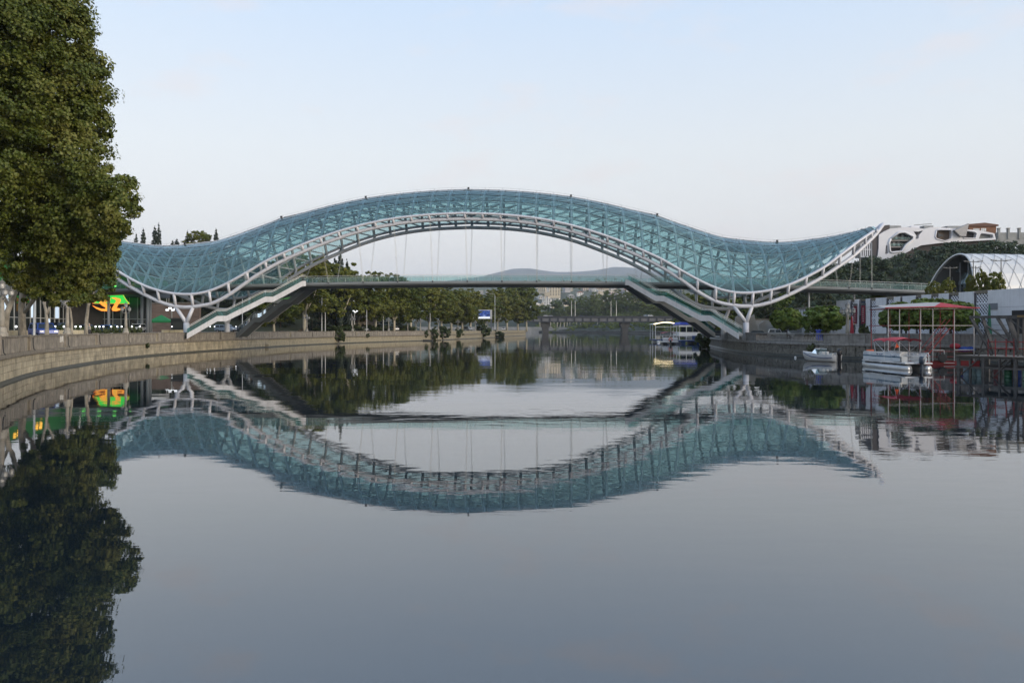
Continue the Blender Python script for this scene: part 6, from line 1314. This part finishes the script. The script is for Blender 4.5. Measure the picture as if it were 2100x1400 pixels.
for i, (a, pa, b_, pb_, r_) in enumerate(((1988, 651, 2026, 715, .15), (2012, 651, 2038, 725, .16), (2010, 660, 2085, 712, .08), (2062, 651, 2087, 722, .14), (2085, 651, 2085, 730, .10), (2096, 651, 2096, 730, .09), (2064, 652, 2094, 675, .07), (2004, 730, 2022, 668, .07), (2070, 668, 2058, 730, .06), (2020, 705, 2032, 728, .14), (2110, 651, 2140, 725, .15), (1994, 728, 2023, 712, .04))):
    for y in ((.2, JD - .2) if r_ > .13 else (.2,)): MB().tube([(jx(a), y, min(jz(pa, a), TB)), (jx(b_), y, max(1.7, jz(pb_, b_)))], r_, 4).build('truss_member', m_rust, jt)
for a in (2025, 2040, 2062, 2078, 2100): MB().tube([(jx(a), .1, 1.75), (jx(a), .1, jz(695, a))], .04, 5).build('rail_post', m_rs, jt)
for z in (2.45, 3.0): MB().tube([(jx(2025), .1, z), (jx(2080), .1, z)], .04, 5).build('rail', m_rs, jt); MB().tube([(jx(2088), .1, z), (jx(2240), .1, z)], .04, 5).build('rail', m_rs, jt)
BC = [('pale blue', (.18, .26, .33)), ('grey green', (.13, .20, .21)), ('maroon', (.13, .03, .03)), ('dark green', (.01, .08, .035)), ('bright blue', (.012, .06, .30)), ('pale green', (.20, .34, .26))]
for i, px in enumerate((1976, 1986, 2003, 2034, 2060, 2075, 2098, 2114)):
    nm, c_ = BC[(0, 1, 1, 2, 3, 4, 5, 0)[i]]; q = JO + Vector((math.cos(JA), -math.sin(JA))) * jx(px) + Vector((math.sin(JA), math.cos(JA))) * (.55 + .3 * (i % 2))
    t = thing('barrel', nm + ' steel barrel afloat under the steel jetty', 'barrel', (q.x, q.y, -.25), i, 'barrels under the jetty')
    MB().lathe([(.28, 0), (.29, .02), (.29, .30), (.31, .33), (.29, .36), (.29, .60), (.31, .63), (.29, .66), (.29, .95), (.27, .98)], n=16).build('drum', mat('barrel_' + nm.replace(' ', '_'), c_, .5, var=.25, vscale=3), t, True); MB().lathe([(.25, .975), (.25, .995)], n=16).build('lid', m_rust, t)

# far moored boats -----------------------------------------------------------
Yb = 236.0; b1 = thing('pleasure_boat', 'open pavilion pleasure boat with a glowing arched roof', 'boat', (X_(1366, Yb), Yb, 0)); kb = Yb / F; hb_ = 24.5 * kb
m_glow = mat('roof_light', (.9, .8, .6), .5, emit=(1, .78, .42), estr=1.6)
for s in (-1, 1): MB().tube([(s * 2.3, 0, .1), (s * 2.3, 9, .1)], .55, 10).build('float', m_bw, b1, True)
MB().bx(-hb_, hb_, 0, 9, .6, .95).build('deck', m_bb, b1)
for s in (-1, 1):
    for y in (0.1, 4.5, 8.9): MB().tube([(s * (hb_ - .4), y, .9), (s * (hb_ - .4), y, 5.6)], .09, 6).build('post', m_bw, b1)
ra = [(-hb_ - .1 + 2 * (hb_ + .1) * i / 12, 5.55 + .55 * math.sin(math.pi * i / 12)) for i in range(13)]
MB().add([p for a, z in ra for p in ((a, .0, z), (a, 9.2, z))], [(2*i, 2*i+2, 2*i+3, 2*i+1) for i in range(12)]).build('roof', m_bw, b1, True); MB().tube([(a, -.1, z + .05) for a, z in ra], .13, 6).build('roof_light', m_glow, b1)
MB().box((0, 0.1, 4.75), (hb_ * 2 - .8, .12, .14)).build('cross_beam', m_bw, b1)
for z in (1.5, 2.1): MB().tube([(-hb_ + .4, .1, z), (hb_ - .4, .1, z)], .05, 5).build('rail', m_bw, b1)
for k in range(7): MB().tube([(-hb_ + .4 + k * (2 * hb_ - .8) / 6, .1, .9), (-hb_ + .4 + k * (2 * hb_ - .8) / 6, .1, 2.1)], .05, 5).build('rail_post', m_bw, b1)
MB().bx(-2.8, -1.6, 1.5, 3, .95, 1.9).build('table', m_bark2, b1); MB().bx(.2, 2.6, 3, 5, .95, 1.8).build('bench', m_bark3, b1)
Y2 = 219.0; k2 = Y2 / F; b2_ = thing('houseboat', 'blue roofed houseboat with glazed white cabin', 'boat', (X_(1415, Y2), Y2, 0)); h2 = 21.5 * k2
for s in (-1, 1): MB().bx(s * 1.9 - .6, s * 1.9 + .6, 0, 9, -.4, .6).build('float', m_bb, b2_)
MB().bx(-h2 - .3, h2 + .5, -.3, 9.3, .6, .9).build('deck', m_bb, b2_); MB().bx(-h2, h2, .3, 8.8, 2.1, 3.2).build('cabin', m_bw, b2_)
for k in range(3): MB().bx(-h2 + .5 + k * (2 * h2 - .8) / 3, -h2 + .5 + (k + 1) * (2 * h2 - .8) / 3 - .35, .2, .3, 3.25, 4.7).build('window', m_cgls, b2_)
for x in (-h2, -h2 * .33, h2 * .33, h2): MB().tube([(x, .3, .9), (x, .3, 5.6)], .08, 6).build('post', m_bw, b2_)
MB().box((0, .3, 4.85), (2 * h2, .14, .14)).build('cross_beam', m_bw, b2_); MB().bx(-h2, h2, .4, 8.8, 4.9, 5.3).build('roof_panel', m_bw, b2_)
MB().prism([(-h2 - .3, 0), (h2 + .3, 0), (h2 * .75, .75), (0, 1.0), (-h2 * .75, .75)], (0, 9.2, 0), (0, 0, 5.3)).build('roof_canvas', mat('blue_canvas', (.012, .04, .30), .7), b2_); MB().box((1.5, -.1, 1.6), (1.8, .5, 1.2)).build('outdoor_table', m_bb, b2_); MB().box((2.6, .0, 3.8), (.5, .4, .6)).build('lamp_box', mat('warm_lamp', (.9, .85, .7), .5, emit=(1, .9, .65), estr=.8), b2_)
Y3 = 207.0; k3 = Y3 / F; b3 = thing('pontoon_boat', 'small white pontoon boat with red sunshade and orange lifebuoy', 'boat', (X_(1375, Y3), Y3, 0)); h3 = 15 * k3
for s in (-1, 1): MB().tube([(s * 1.15, 0, .15), (s * 1.15, 6, .15)], .38, 10).build('float', m_mot, b3, True)
MB().bx(-h3 - .2, h3 + .2, 0, 6, .55, .75).build('deck', m_bw, b3); MB().bx(-h3, h3, .02, .12, .8, 1.85).build('front_fence', m_bw, b3); MB().bx(-h3, h3, -.01, .02, 1.0, 1.12).build('stripe', mat('violet_stripe', (.08, .06, .16), .5), b3)
MB().tube([(.45 * math.cos(a), -.08, 1.25 + .45 * math.sin(a)) for a in np.linspace(0, 6.28, 15)], .10, 6).build('lifebuoy', mat('buoy_orange', (.65, .12, .03), .6), b3)
ra = [(-h3 + 2 * h3 * i / 8, 3.0 + .32 * math.sin(math.pi * i / 8)) for i in range(9)]; MB().add([p for a, z in ra for p in ((a, .8, z), (a, 4.5, z))], [(2*i, 2*i+2, 2*i+3, 2*i+1) for i in range(8)]).build('sunshade', mat('bimini_red', (.4, .02, .03)), b3, True)
for s in (-1, 1):
    for y in (.9, 4.4): MB().tube([(s * (h3 - .1), y, .75), (s * (h3 - .15), y, 3.05)], .04, 5).build('strut', m_alu, b3)
outboard(b3, 0, -.3, .5, 1.0)
for i, px in enumerate((1631,)): t = thing('mooring_buoy', 'tiny white mooring buoy floating by the right wall', 'buoy', (X_(px, 108), 108, 0)); MB().ball((0, 0, .08), .16, 10, 1.1).build('float', m_bw, t, True); MB().tube([(0, 0, .2), (0, 0, .36)], .025, 5).build('eye', m_iron, t)

# ------------------------------------------------------------------ morning haze over the whole valley
m_hz = bpy.data.materials.new('haze_air'); m_hz.use_nodes = True; N, L = m_hz.node_tree.nodes, m_hz.node_tree.links
for n_ in list(N):
    if n_.type != 'OUTPUT_MATERIAL': N.remove(n_)
pv = N.new('ShaderNodeVolumePrincipled'); pv.inputs['Color'].default_value = (0.80, 0.88, 1.0, 1); pv.inputs['Density'].default_value = 0.00007; pv.inputs['Anisotropy'].default_value = 0.0
L.new(pv.outputs[0], N['Material Output'].inputs['Volume'])
hz = MB().bx(-15000, 15000, -700, 15500, -4.2, 1150).build('haze', m_hz); hz['kind'] = 'stuff'; tag(hz, 'thin bluish morning haze filling the valley air', 'haze')
